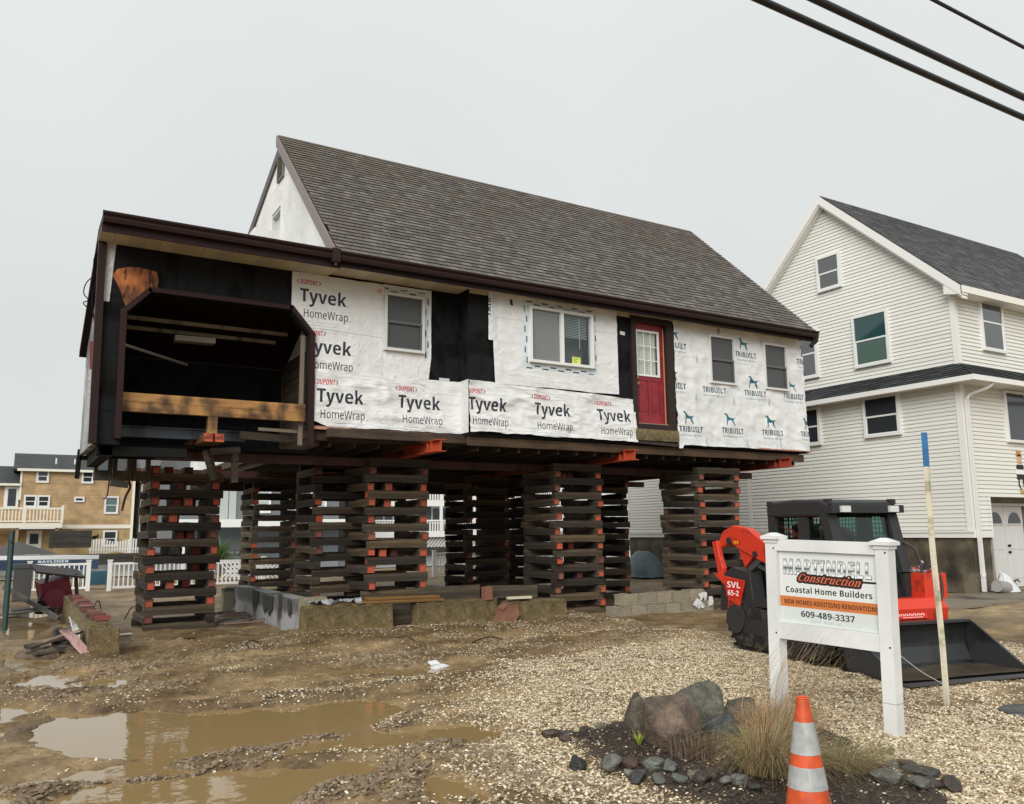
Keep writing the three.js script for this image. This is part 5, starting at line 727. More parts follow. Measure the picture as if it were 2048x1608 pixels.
  part(L, 'grab_handle', gtube([[-0.5, 1.5, 0.72], [-0.56, 1.4, 0.82], [-0.56, 1.15, 0.86], [-0.5, 1.05, 0.8]], 0.016, 16, 6), blk); part(L, 'grab_handle', gtube([[0.5, 1.5, 0.72], [0.58, 1.4, 0.82], [0.58, 1.0, 0.88], [0.5, 0.9, 0.8]], 0.016, 16, 6), blk);
  // front cross member, hoses, coupler, bucket
  const cross = part(L, 'front_crossmember', [gshape([[0.8, 0.5], [1.06, 0.48], [1.1, 0.68], [1.02, 0.8], [0.84, 0.8]], 1.5, [], 0.02).rotateY(-Math.PI / 2).translate(-0.75, 0, 0)], red);
  part(cross, 'lettering', new THREE.PlaneGeometry(0.42, 0.07).rotateX(-0.2).translate(0.2, 0.6, 1.1), mat(0xffffff, 0.4, { map: canvasTex(256, 42, (c) => { c.fillStyle = '#c9231a'; c.fillRect(0, 0, 256, 42); c.fillStyle = '#f0e8e4'; for (let i = 0; i < 13; i++) { c.fillRect(6 + i * 18, 6, 4, 16); c.fillRect(6 + i * 18, i % 2 ? 6 : 14, 12, 5); } for (let i = 0; i < 9; i++) c.fillRect(40 + i * 20, 30, 13, 5); }) }), { keepUV: true });
  part(L, 'front_shield', [cbox(0.5, 0.84, 0.78, 1.1, 0.72, 1.0), cbox(0.56, 0.74, 1.1, 1.16, 0.6, 0.8)], red);
  part(L, 'hydraulic_coupling', [gcyl(0.03, 0.03, 0.2, 0.6, 1.12, 0.82, 10, 0, 1.5), gcyl(0.035, 0.035, 0.12, 0.72, 1.14, 0.88, 10, 1.2), gcyl(0.03, 0.03, 0.16, 0.66, 1.18, 0.78, 10, 0.6)], mat([0.55, 0.56, 0.56], 0.25, { metalness: 0.9 }));
  part(L, 'hydraulic_hose', [gtube([[0.6, 1.1, 0.8], [0.72, 1.2, 0.95], [0.75, 0.9, 1.02], [0.6, 0.6, 1.05]], 0.016, 20, 6), gtube([[-0.3, 0.7, 0.9], [-0.25, 0.5, 1.1], [-0.3, 0.4, 1.15]], 0.016, 12, 6)], blk);
  const bk = mat([0.03, 0.031, 0.033], 0.5, { map: rep(tStain, 0.6) }), Wb = 1.78;
  const bucket = part(L, 'bucket', [gshape([[1.14, 0.46], [1.12, 0.5], [1.2, 0.52], [1.18, 0.42], [1.17, 0.24], [1.24, 0.06], [1.4, 0.03], [2.02, 0.022], [2.02, 0.0], [1.38, 0.0], [1.18, 0.02], [1.1, 0.22]], Wb, []).rotateY(-Math.PI / 2).translate(-Wb / 2, 0, 0)], bk);
  for (const x of [-Wb / 2, Wb / 2 - 0.03]) part(bucket, 'bucket_side', gshape([[1.12, 0.03], [2.0, 0.03], [1.9, 0.1], [1.3, 0.52], [1.14, 0.54]], 0.03).rotateY(-Math.PI / 2).translate(x, 0, 0), bk);
  part(bucket, 'cutting_edge', gbox(Wb, 0.02, 0.16, 0, 0.012, 2.05), steel); part(bucket, 'mud_in_bucket', (() => { const g = new THREE.PlaneGeometry(Wb - 0.08, 0.66, 20, 8).rotateX(-Math.PI / 2); const p = g.attributes.position; for (let i = 0; i < p.count; i++) p.setY(i, 0.02 * fbm(p.getX(i) * 4, p.getZ(i) * 4, 3)); g.computeVertexNormals(); return g.translate(0, 0.032, 1.68); })(), mat([0.13, 0.1, 0.065], 0.3, { map: tMud }));
  part(bucket, 'top_lip', gbox(Wb, 0.03, 0.12, 0, 0.53, 1.2), dk);
}
// ---------- builder's sign ----------
{
  const S = thing('builders_sign', 'white vinyl post sign with the builder\'s name, orange stripe and phone number', 'sign', [5.88, 0, -4.75], 0.118); S.rotation.x = 0.026;
  const vin = mat([0.74, 0.74, 0.72], 0.5, { map: rep(tex(256, (u, v) => 0.9 + 0.14 * fbm(u * 6, v * 3, 4, 6, 3), true), 0.8), bumpMap: rep(tWoodBump, 0.5), bumpScale: 0.001 });
  // posts stand along z; the printed face looks to -x
  for (const [z, h] of [[0.508, 1.5], [-0.508, 1.52]]) {
    part(S, 'post', gbox(0.108, h, 0.108, 0, h / 2 - 0.02, z), vin);
    part(S, 'post_cap', [gbox(0.165, 0.026, 0.165, 0, h - 0.01, z), new THREE.CylinderGeometry(0.03, 0.118, 0.03, 4).rotateY(Math.PI / 4).translate(0, h + 0.018, z), gbox(0.128, 0.03, 0.128, 0, h - 0.038, z)], vin);
    for (const y of [1.42, 0.7]) part(S, 'screw', gcyl(0.007, 0.007, 0.006, -0.056, y, z + 0.03, 8, 0, Math.PI / 2), blackStuff);
  }
  part(S, 'top_rail', cbox(-0.045, 0.045, 1.4, 1.495, -0.454, 0.454), vin); part(S, 'bottom_rail', cbox(-0.045, 0.045, 0.655, 0.79, -0.454, 0.454), vin);
  part(S, 'post_seam', gbox(0.11, 0.004, 0.11, 0, 0.28, 0.508), mat([0.25, 0.25, 0.25], 0.7));
  const t = canvasTex(1024, 740, (c, w, h) => {
    c.fillStyle = '#d9dcd8'; c.fillRect(0, 0, w, h);
    const name = 'MARTINDELL'; c.save(); c.translate(30, 235); c.font = 'bold 190px sans-serif'; const gap = 10, each = [...name].map((q) => c.measureText(q).width), total = each.reduce((u, v) => u + v, 0) + gap * 9; c.transform(930 / total, 0, -0.06, 1.12, 0, 0); c.lineJoin = 'round';
    const g = c.createLinearGradient(0, -140, 0, 0); g.addColorStop(0, '#8d9594'); g.addColorStop(0.3, '#eef1ef'); g.addColorStop(0.5, '#c4cac8'); g.addColorStop(0.62, '#3f4747'); g.addColorStop(0.72, '#aeb6b4'); g.addColorStop(1, '#f4f6f4');
    let lx = 0; [...name].forEach((q, i) => { c.strokeStyle = '#16181a'; c.lineWidth = 10; c.strokeText(q, lx + 4, 4); c.strokeText(q, lx, 0); c.strokeStyle = '#e4e8e6'; c.lineWidth = 4; c.strokeText(q, lx, 0); c.fillStyle = g; c.fillText(q, lx, 0); lx += each[i] + gap; }); c.restore();
    c.fillStyle = '#16181a'; c.fillRect(800, 262, 200, 20);
    c.save(); c.translate(190, 300); c.transform(1, 0.03, -0.3, 1, 0, 0); c.font = 'italic bold 104px serif'; const cw = c.measureText('Construction').width; c.scale(650 / cw, 1); c.lineJoin = 'round'; c.strokeStyle = '#241713'; c.lineWidth = 44; c.strokeText('Construction', 0, 0); c.fillStyle = '#c8664a'; c.fillText('Construction', 0, 0); c.restore();
    textFit(c, 'Coastal Home Builders', 60, 425, 900, 'bold 84px sans-serif', '#17191a');
    c.fillStyle = '#c9743c'; c.fillRect(0, 465, w, 108); textFit(c, 'NEW HOMES·ADDITIONS·RENOVATIONS', 40, 545, 970, 'bold 66px sans-serif', '#3a2115', 1.0);
    c.fillStyle = '#cfd4d0'; c.fillRect(0, 573, w, h - 573); textFit(c, '609-489-3337', 220, 665, 560, 'bold 84px sans-serif', '#17191a');
    c.fillStyle = '#9aa09d'; for (let i = 0; i < 17; i++) if (i !== 6 && i !== 13) { c.fillRect(330 + i * 19, 692, 4, 20); c.fillRect(330 + i * 19, i % 2 ? 692 : 706, 12, 5); }
  });
  const board = part(S, 'sign_board', cbox(-0.012, 0.012, 0.792, 1.398, -0.452, 0.452), matWhiteTrim);
  part(board, 'printed_face', new THREE.PlaneGeometry(0.904, 0.606).rotateY(-Math.PI / 2).translate(-0.0145, 1.095, 0), mat(0xffffff, 0.35, { map: t }), { keepUV: true });
}
// survey stake
{ const s = thing('survey_stake', 'tall weathered wooden stake with bright blue painted top', 'stake', [7.44, 0, -4.76]);
  const pts = [[-0.055, 0, 0], [0.0, 2.5, 0]];
  const sh = new THREE.BoxGeometry(0.09, 2.2, 0.05, 2, 24, 2), top = new THREE.BoxGeometry(0.092, 0.32, 0.052, 2, 4, 2).translate(0, 2.32, 0); const bend = (g, o) => { const p = g.attributes.position; for (let i = 0; i < p.count; i++) { const y = p.getY(i) + o; p.setXYZ(i, p.getX(i) + 0.012 * Math.sin(y * 2) - (y - 0) * 0.028, y, p.getZ(i) + 0.006 * Math.sin(y * 3.1)); } g.computeVertexNormals(); return g; };
  const tw = 0.55; part(s, 'shaft', bend(sh, 1.06).rotateY(tw), mat([0.58, 0.53, 0.4], 0.8, { map: tex(256, (u, v) => { const k = 0.75 + 0.4 * fbm(u * 20, v * 3, 4, 20, 3), d = smooth(0.55, 0.75, fbm(u * 9, v * 9 + 2, 4, 9, 9)); return [k * (1 - 0.18 * d), k * (1 - 0.18 * d), k * (1 - 0.24 * d)]; }), bumpMap: tWoodBump, bumpScale: 0.003 })); part(s, 'blue_tip', bend(top, 0).rotateY(tw), mat([0.01, 0.16, 0.42], 0.55, { map: rep(tGrain, 2) })); }
single('guy_string', gtube([[6.0, 0.66, -4.25], [6.7, 0.4, -4.5], [7.36, 0.2, -4.74]], 0.004, 8, 4), mat([0.7, 0.7, 0.68], 0.7), 'thin white string from the sign post to the wooden stake', 'string');
// traffic cone
{ const c = thing('traffic_cone', 'orange traffic cone with two white reflective collars, in front of the grass', 'traffic cone', [3.72, 0.0, -3.2]);
  const org = mat([0.78, 0.105, 0.022], 0.55, { map: rep(tGrain, 3) }), wht = mat([0.5, 0.52, 0.5], 0.35, { map: rep(tGrain, 3) });
  const rad = (y) => 0.03 + (0.71 - y) * 0.155;
  const lat = (y0, y1, e = 0) => { const p = []; for (let i = 0; i <= 8; i++) { const y = y0 + (y1 - y0) * i / 8; p.push(new THREE.Vector2(rad(y) + e, y)); } return new THREE.LatheGeometry(p, 40); };
  part(c, 'base', [gbox(0.38, 0.035, 0.38, 0, 0.018, 0)], mat([0.35, 0.05, 0.015], 0.7)); part(c, 'body', [lat(0.035, 0.7), new THREE.TorusGeometry(0.028, 0.006, 8, 30).rotateX(Math.PI / 2).translate(0, 0.703, 0), new THREE.CircleGeometry(0.03, 24).rotateX(-Math.PI / 2).translate(0, 0.66, 0)], mat([0.78, 0.105, 0.022], 0.55, { side: THREE.DoubleSide, map: rep(tGrain, 3) }));
  part(c, 'reflective_collar', lat(0.425, 0.585, 0.003), wht); part(c, 'reflective_collar', lat(0.255, 0.365, 0.003), wht);
  // worn patch where the orange has gone
  const pts = []; const wp = new THREE.LatheGeometry([0, 1, 2, 3, 4].map((i) => new THREE.Vector2(rad(0.04 + i * 0.045) + 0.002, 0.04 + i * 0.045)), 14, 0.35, 1.1); part(c, 'worn_patch', wp, mat([0.6, 0.38, 0.17], 0.7, { side: THREE.DoubleSide, map: rep(tStain, 2) }));
}
// ---------- rocks ----------
function rockGeom(k, flat, facets = 14) {
  const g = mergeVertices(new THREE.IcosahedronGeometry(1, 5).deleteAttribute('uv').deleteAttribute('normal')), p = g.attributes.position, planes = []; for (let i = 0; i < facets; i++) { const a = hash(k, i) * 6.28, h = hash(k + 50, i) * 2 - 1, r = Math.sqrt(1 - h * h); planes.push([Math.cos(a) * r, h, Math.sin(a) * r, 0.6 + 0.2 * hash(k + 9, i)]); }
  for (let i = 0; i < p.count; i++) { let x = p.getX(i), y = p.getY(i), z = p.getZ(i), s = 1; for (const [a, b, c, d] of planes) { const t = x * a + y * b + z * c; if (t * s > d) s = d / t; } const n = 1 + 0.05 * (fbm(x * 4 + k, y * 4 + z * 3, 4) - 0.5) + 0.035 * (fbm(x * 14 + k, y * 14 + z * 11, 3) - 0.5); p.setXYZ(i, x * s * n, y * s * n * flat, z * s * n); } g.computeVertexNormals(); return g;
}
const stoneMap = rep(tex(512, (u, v) => { const n = fbm(u * 6, v * 6, 6, 6, 6), s = fbm(u * 30, v * 30, 3, 30, 30); const k = 0.45 + 0.65 * n + 0.25 * (s - 0.5); return [k, k, k * 0.98]; }), 2.2);
const stone = (c, r = 0.7) => mat(c, r, { map: stoneMap, bumpMap: rep(tFine, 3), bumpScale: 0.008 });
const boulder = (label, x, z, sx, sy, sz, k, c, turn, yo = 0.55) => single('boulder', rockGeom(k, 1, 20).scale(sx, sy, sz), stone(c), label, 'boulder', { pos: [x, sy * yo, z], turn });
boulder('largest boulder, reddish brown, in front of the others', 4.3, -4.92, 0.32, 0.34, 0.29, 4, [0.21, 0.145, 0.105], 0.5, 0.42);
boulder('tall olive grey boulder behind the reddish one', 4.9, -5.22, 0.27, 0.31, 0.26, 17, [0.17, 0.165, 0.125], 1.2, 0.45);
boulder('small brown boulder at the left end of the boulder group', 4.32, -5.32, 0.18, 0.26, 0.18, 23, [0.15, 0.12, 0.085], 0.2, 0.35);
boulder('blue grey rounded boulder right of the reddish one', 4.76, -4.86, 0.22, 0.23, 0.2, 31, [0.11, 0.118, 0.118], 0.9, 0.3);
boulder('small round olive boulder at right, by the sign post', 5.36, -5.28, 0.19, 0.2, 0.18, 38, [0.14, 0.135, 0.09], 2.2, 0.35);
boulder('flat reddish slab behind the blue grey boulder', 5.1, -4.98, 0.26, 0.1, 0.16, 45, [0.16, 0.1, 0.085], 0.7, 0.8);
{
  const cols = { brown: [0.1, 0.07, 0.052], grey: [0.24, 0.235, 0.21], green: [0.23, 0.245, 0.215], red: [0.17, 0.09, 0.075], pale: [0.38, 0.37, 0.33], tan: [0.34, 0.3, 0.2], dark: [0.05, 0.042, 0.036], slate: [0.09, 0.09, 0.088] };
  const list = [[3.74, -5.66, 0.085, 'brown', 'dark brown stone at the left tip of the stone border'], [3.84, -5.58, 0.07, 'slate', 'dark slate stone second from the left tip of the border'], [3.72, -5.45, 0.06, 'red', 'small reddish stone below the left tip of the border'], [3.95, -5.52, 0.06, 'brown', 'brown stone left of the flat tan one'], [4.08, -5.5, 0.06, 'tan', 'flat tan stone left of the boulders'], [4.06, -5.62, 0.055, 'grey', 'grey stone behind the flat tan one'], [3.4, -4.86, 0.095, 'dark', 'dark oval stone alone at the left of the mulch bed'], [3.5, -4.62, 0.1, 'grey', 'round grey stone with a pale one leaning on it'], [3.53, -4.72, 0.06, 'pale', 'rough white stone leaning on the round grey stone'], [3.6, -4.55, 0.08, 'red', 'angular maroon stone in the border'], [3.5, -4.42, 0.06, 'pale', 'pale pinkish stone below the maroon one'], [3.49, -4.33, 0.085, 'slate', 'dark oval stone in the front of the border'], [3.68, -4.47, 0.06, 'brown', 'small brown stone between the maroon and green ones'], [3.73, -4.42, 0.09, 'green', 'greenish grey stone, left of two'], [3.76, -4.32, 0.085, 'green', 'greenish grey stone, right of two'], [3.56, -4.22, 0.07, 'grey', 'light grey pointed stone in front of the greenish ones'], [3.66, -4.14, 0.065, 'green', 'small blue green stone in the border'], [3.78, -4.12, 0.075, 'tan', 'cream coloured stone in the border'], [3.74, -4.03, 0.085, 'brown', 'olive brown stone partly under the cream one'], [3.87, -4.08, 0.07, 'brown', 'brown round stone right of the cream one'], [3.84, -3.92, 0.05, 'pale', 'small white shell-like stone near the cone'], [3.9, -3.86, 0.075, 'grey', 'grey oval stone left of the cone'], [3.88, -3.74, 0.06, 'dark', 'dark stone at the photo\'s lower edge, left of the cone'], [4.66, -3.42, 0.1, 'grey', 'olive grey oval stone right of the cone'], [4.78, -3.45, 0.075, 'pale', 'pale faceted stone beside the olive grey oval one'], [4.75, -3.25, 0.1, 'grey', 'long grey stone at the lower edge, right of the cone'], [5.03, -3.62, 0.06, 'pale', 'white stone at the top of the right border'], [5.08, -3.56, 0.085, 'brown', 'brown stone beside the white one of the right border'], [5.03, -3.43, 0.1, 'slate', 'grey brown slab in the right border'], [4.92, -3.3, 0.08, 'brown', 'mossy brown stone low in the right border'], [5.05, -3.24, 0.1, 'brown', 'rightmost brown stone, lying on the gravel']];
  list.forEach(([x, z, s, c, l], i) => { s *= 0.9; const g = rockGeom(60 + i, rr(0.5, 0.7), 14).scale(s * rr(1.0, 1.35), s, s * rr(0.75, 0.95)); single('border_stone', g, stone(cols[c], 0.55), l, 'stone', { pos: [x, heightAt(x, z) + s * 0.3, z], turn: rr(0, 3), group: 'stones edging the mulch bed' }); });
}
// ---------- plants ----------
function blade(a, b, c, w, out, col, colr) {   // a curved ribbon from a over b to c
  const n = 6, A = V3(...a), B = V3(...b), C = V3(...c), side = V3(rr(-1, 1), 0, rr(-1, 1)).normalize(); let prev;
  for (let i = 0; i <= n; i++) { const t = i / n, p = A.clone().multiplyScalar((1 - t) * (1 - t)).addScaledVector(B, 2 * t * (1 - t)).addScaledVector(C, t * t), ww = w * (1 - 0.85 * t), l = p.clone().addScaledVector(side, ww), r = p.clone().addScaledVector(side, -ww);
    if (prev) { out.push(prev[0].x, prev[0].y, prev[0].z, prev[1].x, prev[1].y, prev[1].z, l.x, l.y, l.z, prev[1].x, prev[1].y, prev[1].z, r.x, r.y, r.z, l.x, l.y, l.z); for (let k = 0; k < 6; k++) col.push(...colr); } prev = [l, r]; }
}
const bladeMat = mat(0xffffff, 0.75, { vertexColors: true, side: THREE.DoubleSide });
function bladeMesh(out, col) { const g = new THREE.BufferGeometry(); g.setAttribute('position', new THREE.Float32BufferAttribute(out, 3)); g.setAttribute('color', new THREE.Float32BufferAttribute(col, 3)); g.setAttribute('uv', new THREE.Float32BufferAttribute(new Float32Array(out.length / 3 * 2), 2)); g.computeVertexNormals(); return g; }
const tanG = [[0.3, 0.19, 0.09], [0.24, 0.14, 0.065], [0.36, 0.25, 0.13], [0.2, 0.11, 0.05], [0.42, 0.31, 0.17]], greenG = [[0.11, 0.13, 0.04], [0.16, 0.17, 0.06], [0.22, 0.2, 0.08], [0.09, 0.1, 0.035], [0.3, 0.25, 0.11]], brownG = [[0.11, 0.06, 0.04], [0.16, 0.1, 0.07], [0.08, 0.05, 0.035], [0.2, 0.15, 0.1]];
function tuft(label, x, z, count, R0, len, lean, cols, droop, w = 0.0024, up = 0.55) {
  const y = heightAt(x, z) - 0.02, t = thing('grass_clump', label, 'grass', [x, y, z]), out = [], col = [];
  for (let i = 0; i < count; i++) { const a = rr(0, 6.28), r = R0 * Math.sqrt(rnd()), l = len * rr(0.55, 1.1), b = a + rr(-0.7, 0.7), sp = rr(0.1, 1) * droop; const dx = Math.cos(b) * sp * l + lean[0] * l, dz = Math.sin(b) * sp * l + lean[1] * l; const bx = Math.cos(a) * r, bz = Math.sin(a) * r, top = l * up * rr(0.8, 1.25); blade([bx, 0, bz], [bx + dx * 0.35, top, bz + dz * 0.35], [bx + dx, top * (1 - 0.75 * sp * droop), bz + dz], w * rr(0.7, 1.4), out, col, pick(cols).map((v) => v * rr(0.75, 1.2))); }
  part(t, 'blades', bladeMesh(out, col), bladeMat, { keepUV: true, kind: 'stuff' }); return t;
}
tuft('thick green and tan grass clump just left of the cone', 4.26, -3.95, 1700, 0.17, 0.6, [0.12, 0.12], [...greenG, ...tanG, ...tanG], 1.0, 0.0018, 0.5);
tuft('green tinged grass clump behind the boulders\' right end', 4.5, -4.2, 900, 0.15, 0.52, [0.12, 0.06], [...greenG, ...tanG], 1.0, 0.0018, 0.5);
tuft('tan dry grass clump at the foot of the left sign post', 5.0, -4.6, 1100, 0.25, 0.5, [0.2, 0.06], tanG, 0.9, 0.0017, 0.5);
tuft('tan grass around the left sign post', 5.55, -5.0, 500, 0.2, 0.5, [0.25, 0.05], tanG, 0.9, 0.0016, 0.55);
tuft('drooping grass clump right of the cone', 4.7, -3.75, 600, 0.15, 0.5, [0.25, 0.12], [...greenG, ...tanG], 1.1, 0.0018, 0.42);
tuft('cut brown stubble in front of the reddish boulder', 4.2, -4.55, 520, 0.2, 0.15, [0, 0], brownG, 0.5, 0.0028, 1.0);
tuft('small grass tuft on the gravel by the right sign post', 5.3, -3.9, 120, 0.07, 0.1, [0, 0], greenG, 0.6, 0.002, 0.8);
{ // long wind-bent stalks in front of the sign
  const x = 5.5, z = -4.95, t = thing('tall_grass_stalks', 'long bent tan grass stalks rising before the sign', 'grass', [x, 0, z]), out = [], col = [];
  for (let i = 0; i < 110; i++) { const bx = rr(-0.3, 0.25), bz = rr(-0.3, 0.35), l = rr(0.5, 1.0); const d = V3(0.35, 0, 0.42).multiplyScalar(l * rr(0.5, 1.1)); blade([bx, 0, bz], [bx + d.x * 0.25, l * 0.75, bz + d.z * 0.25], [bx + d.x, l * rr(0.72, 0.98), bz + d.z], 0.0017, out, col, pick(tanG).map((v) => v * rr(0.8, 1.35))); }
  part(t, 'stalks', bladeMesh(out, col), bladeMat, { keepUV: true, kind: 'stuff' }); }
{ const x = 4.0, z = -4.93, t = thing('green_sprout', 'small bright yellow green sprout in the dark mulch', 'plant', [x, heightAt(x, z), z]), out = [], col = []; for (let i = 0; i < 60; i++) { const a = rr(0, 6.28), l = rr(0.03, 0.085); blade([0, 0, 0], [Math.cos(a) * l * 0.3, l * 0.8, Math.sin(a) * l * 0.3], [Math.cos(a) * l * 0.7, l * rr(0.7, 1.2), Math.sin(a) * l * 0.7], 0.007, out, col, [0.3 * rr(0.7, 1.2), 0.36 * rr(0.7, 1.2), 0.04]); } part(t, 'leaves', bladeMesh(out, col), bladeMat, { keepUV: true, kind: 'stuff' }); }
// manhole lid at the right edge
single('access_lid', [gcyl(0.32, 0.32, 0.035, 0, 0.018, 0, 40), gcyl(0.22, 0.22, 0.006, 0, 0.038, 0, 40)], mat([0.085, 0.08, 0.085], 0.6, { bumpMap: tFine, bumpScale: 0.004, map: rep(tStain, 2) }), 'round dark utility lid lying on the gravel at the right edge', 'lid', { pos: [7.72, heightAt(7.72, -4.08) + 0.0, -4.08] });
// overhead cables, along the street
{ const cab = (label, z, y, r) => { const pts = []; for (let i = 0; i <= 24; i++) { const x = -30 + i * 4; pts.push([x - 7, y + 0.0009 * (x - 7) * (x - 7) - 0.0, z + 0.0]); } single('overhead_cable', gtube(pts, r, 96, 8), mat([0.012, 0.012, 0.014], 0.5), label, 'cable', { pos: [7, 0, 0] }); };
  cab('lowest thick black overhead cable', -4.41, 6.0, 0.032); cab('middle thick black overhead cable', -4.17, 6.0, 0.034); cab('thin black overhead cable nearest the top right corner', -3.67, 6.0, 0.016); }
// ---------- left background ----------
// green slatted fence end at the left edge
{ const g = thing('green_fence', 'dark green slatted fence at the left edge of the photo', 'fence', [0.06, 0, -20.2]); const gm = [mat([0.02, 0.05, 0.05], 0.55), mat([0.03, 0.065, 0.065], 0.55)]; for (let i = 0; i < 40; i++) part(g, 'slat', gbox(0.012, 1.55, 0.07, rr(-0.01, 0.01), 0.78, 3.0 - i * 0.16), gm[i % 2]); for (const z of [3.1, 0, -3.1]) part(g, 'post', gcyl(0.04, 0.04, 1.7, 0.03, 0.85, z, 10), gm[0]); part(g, 'rail', gbox(0.03, 0.04, 6.3, 0.02, 1.5, 0), gm[0]); }
// white vinyl railing sections
function railing(label, x0, x1, z, h) { const g = thing('white_railing', label, 'railing', [(x0 + x1) / 2, 0.02, z], 0, 'white railings along the lagoon'); const w = x1 - x0, n = Math.round(w / 0.125); part(g, 'rail', gbox(w, 0.06, 0.05, 0, h - 0.03, 0), matWhiteVinyl); part(g, 'rail', gbox(w, 0.06, 0.05, 0, 0.1, 0), matWhiteVinyl); for (let i = 1; i < n; i++) part(g, 'baluster', gbox(0.034, h - 0.19, 0.034, -w / 2 + i * w / n, h / 2 + 0.035, 0), matWhiteVinyl); for (const s of [-1, 1]) part(g, 'post', [gbox(0.11, h + 0.06, 0.11, s * w / 2, (h + 0.06) / 2, 0), gbox(0.14, 0.03, 0.14, s * w / 2, h + 0.07, 0)], matWhiteVinyl); }
railing('white railing behind the tipped red machine, at far left', 0.62, 2.1, -27.3, 0.8); railing('white railing just left of the leftmost crib', 2.62, 4.6, -26.9, 0.8); railing('white railing seen through the leftmost crib', 4.75, 7.0, -26.9, 0.8); railing('white railing seen through the middle cribs', 13.2, 17.0, -27.5, 0.85);
// tipped machine and scrap at the left
{ const g = thing('tipped_machine', 'tipped dark red machine with a black panel lying across its top', 'machine', [0.95, 0, -20.4], 0.2); const body = mat([0.11, 0.012, 0.022], 0.5), bl = mat([0.03, 0.024, 0.022], 0.6); part(g, 'body', [gbox(0.55, 0.6, 0.5, 0, 0.42, 0, 0.1, 0, 0.25), gcyl(0.2, 0.2, 0.3, -0.05, 0.3, 0.22, 16, Math.PI / 2 - 0.1)], body); part(g, 'lid', [gbox(0.95, 0.04, 0.6, 0.02, 0.86, 0.05, 0.25, 0, -0.16)], bl); part(g, 'frame', [gbar([-0.38, 0.02, 0.25], [-0.18, 0.85, 0.2], 0.05), gbar([0.42, 0.05, 0.2], [0.34, 0.8, 0.2], 0.06), gbar([-0.35, 0.1, 0.3], [0.4, 0.08, 0.3], 0.05)], bl); part(g, 'wheel', [gcyl(0.14, 0.14, 0.08, -0.3, 0.15, 0.3, 16, Math.PI / 2)], blackStuff); }
single('metal_channel', [gbar([-0.5, 0.62, -0.2], [0.45, 0.02, 0.35], 0.12, 0.03), gbar([-0.5, 0.66, -0.14], [0.45, 0.06, 0.41], 0.02, 0.06), gbar([0.45, 0.02, 0.35], [0.4, 0.2, 0.4], 0.02, 0.05)], mat([0.16, 0.15, 0.14], 0.45, { metalness: 0.4, map: tStain }), 'bent metal channel leaning from the green fence to the mud', 'scrap metal', { pos: [0.52, 0, -18.9] });
single('red_plank', gbox(0.5, 0.14, 0.07, 0, 0.1, 0, 0, 0, -0.05), mat([0.1, 0.03, 0.02], 0.8, { map: tWood }), 'short dark red plank lying below the tipped machine', 'plank', { pos: [1.05, 0, -19.6] });
for (let i = 0; i < 5; i++) single('scrap_strip', gbar([-0.3, 0.05 + i * 0.03, rr(-0.1, 0.1)], [0.3, 0.12 + i * 0.02, rr(-0.3, 0.3)], 0.1, 0.02), mat([[0.4, 0.4, 0.38], [0.06, 0.055, 0.05], [0.3, 0.3, 0.29], [0.05, 0.045, 0.04], [0.12, 0.11, 0.1]][i], 0.6), ['pale scrap strip under the leaning channel', 'black scrap strip under the leaning channel', 'light grey scrap strip by the green fence', 'dark scrap strip by the green fence', 'grey scrap strip at the bottom of the scrap heap'][i], 'scrap', { pos: [0.32 + i * 0.06, 0, -19.3 - i * 0.1] });
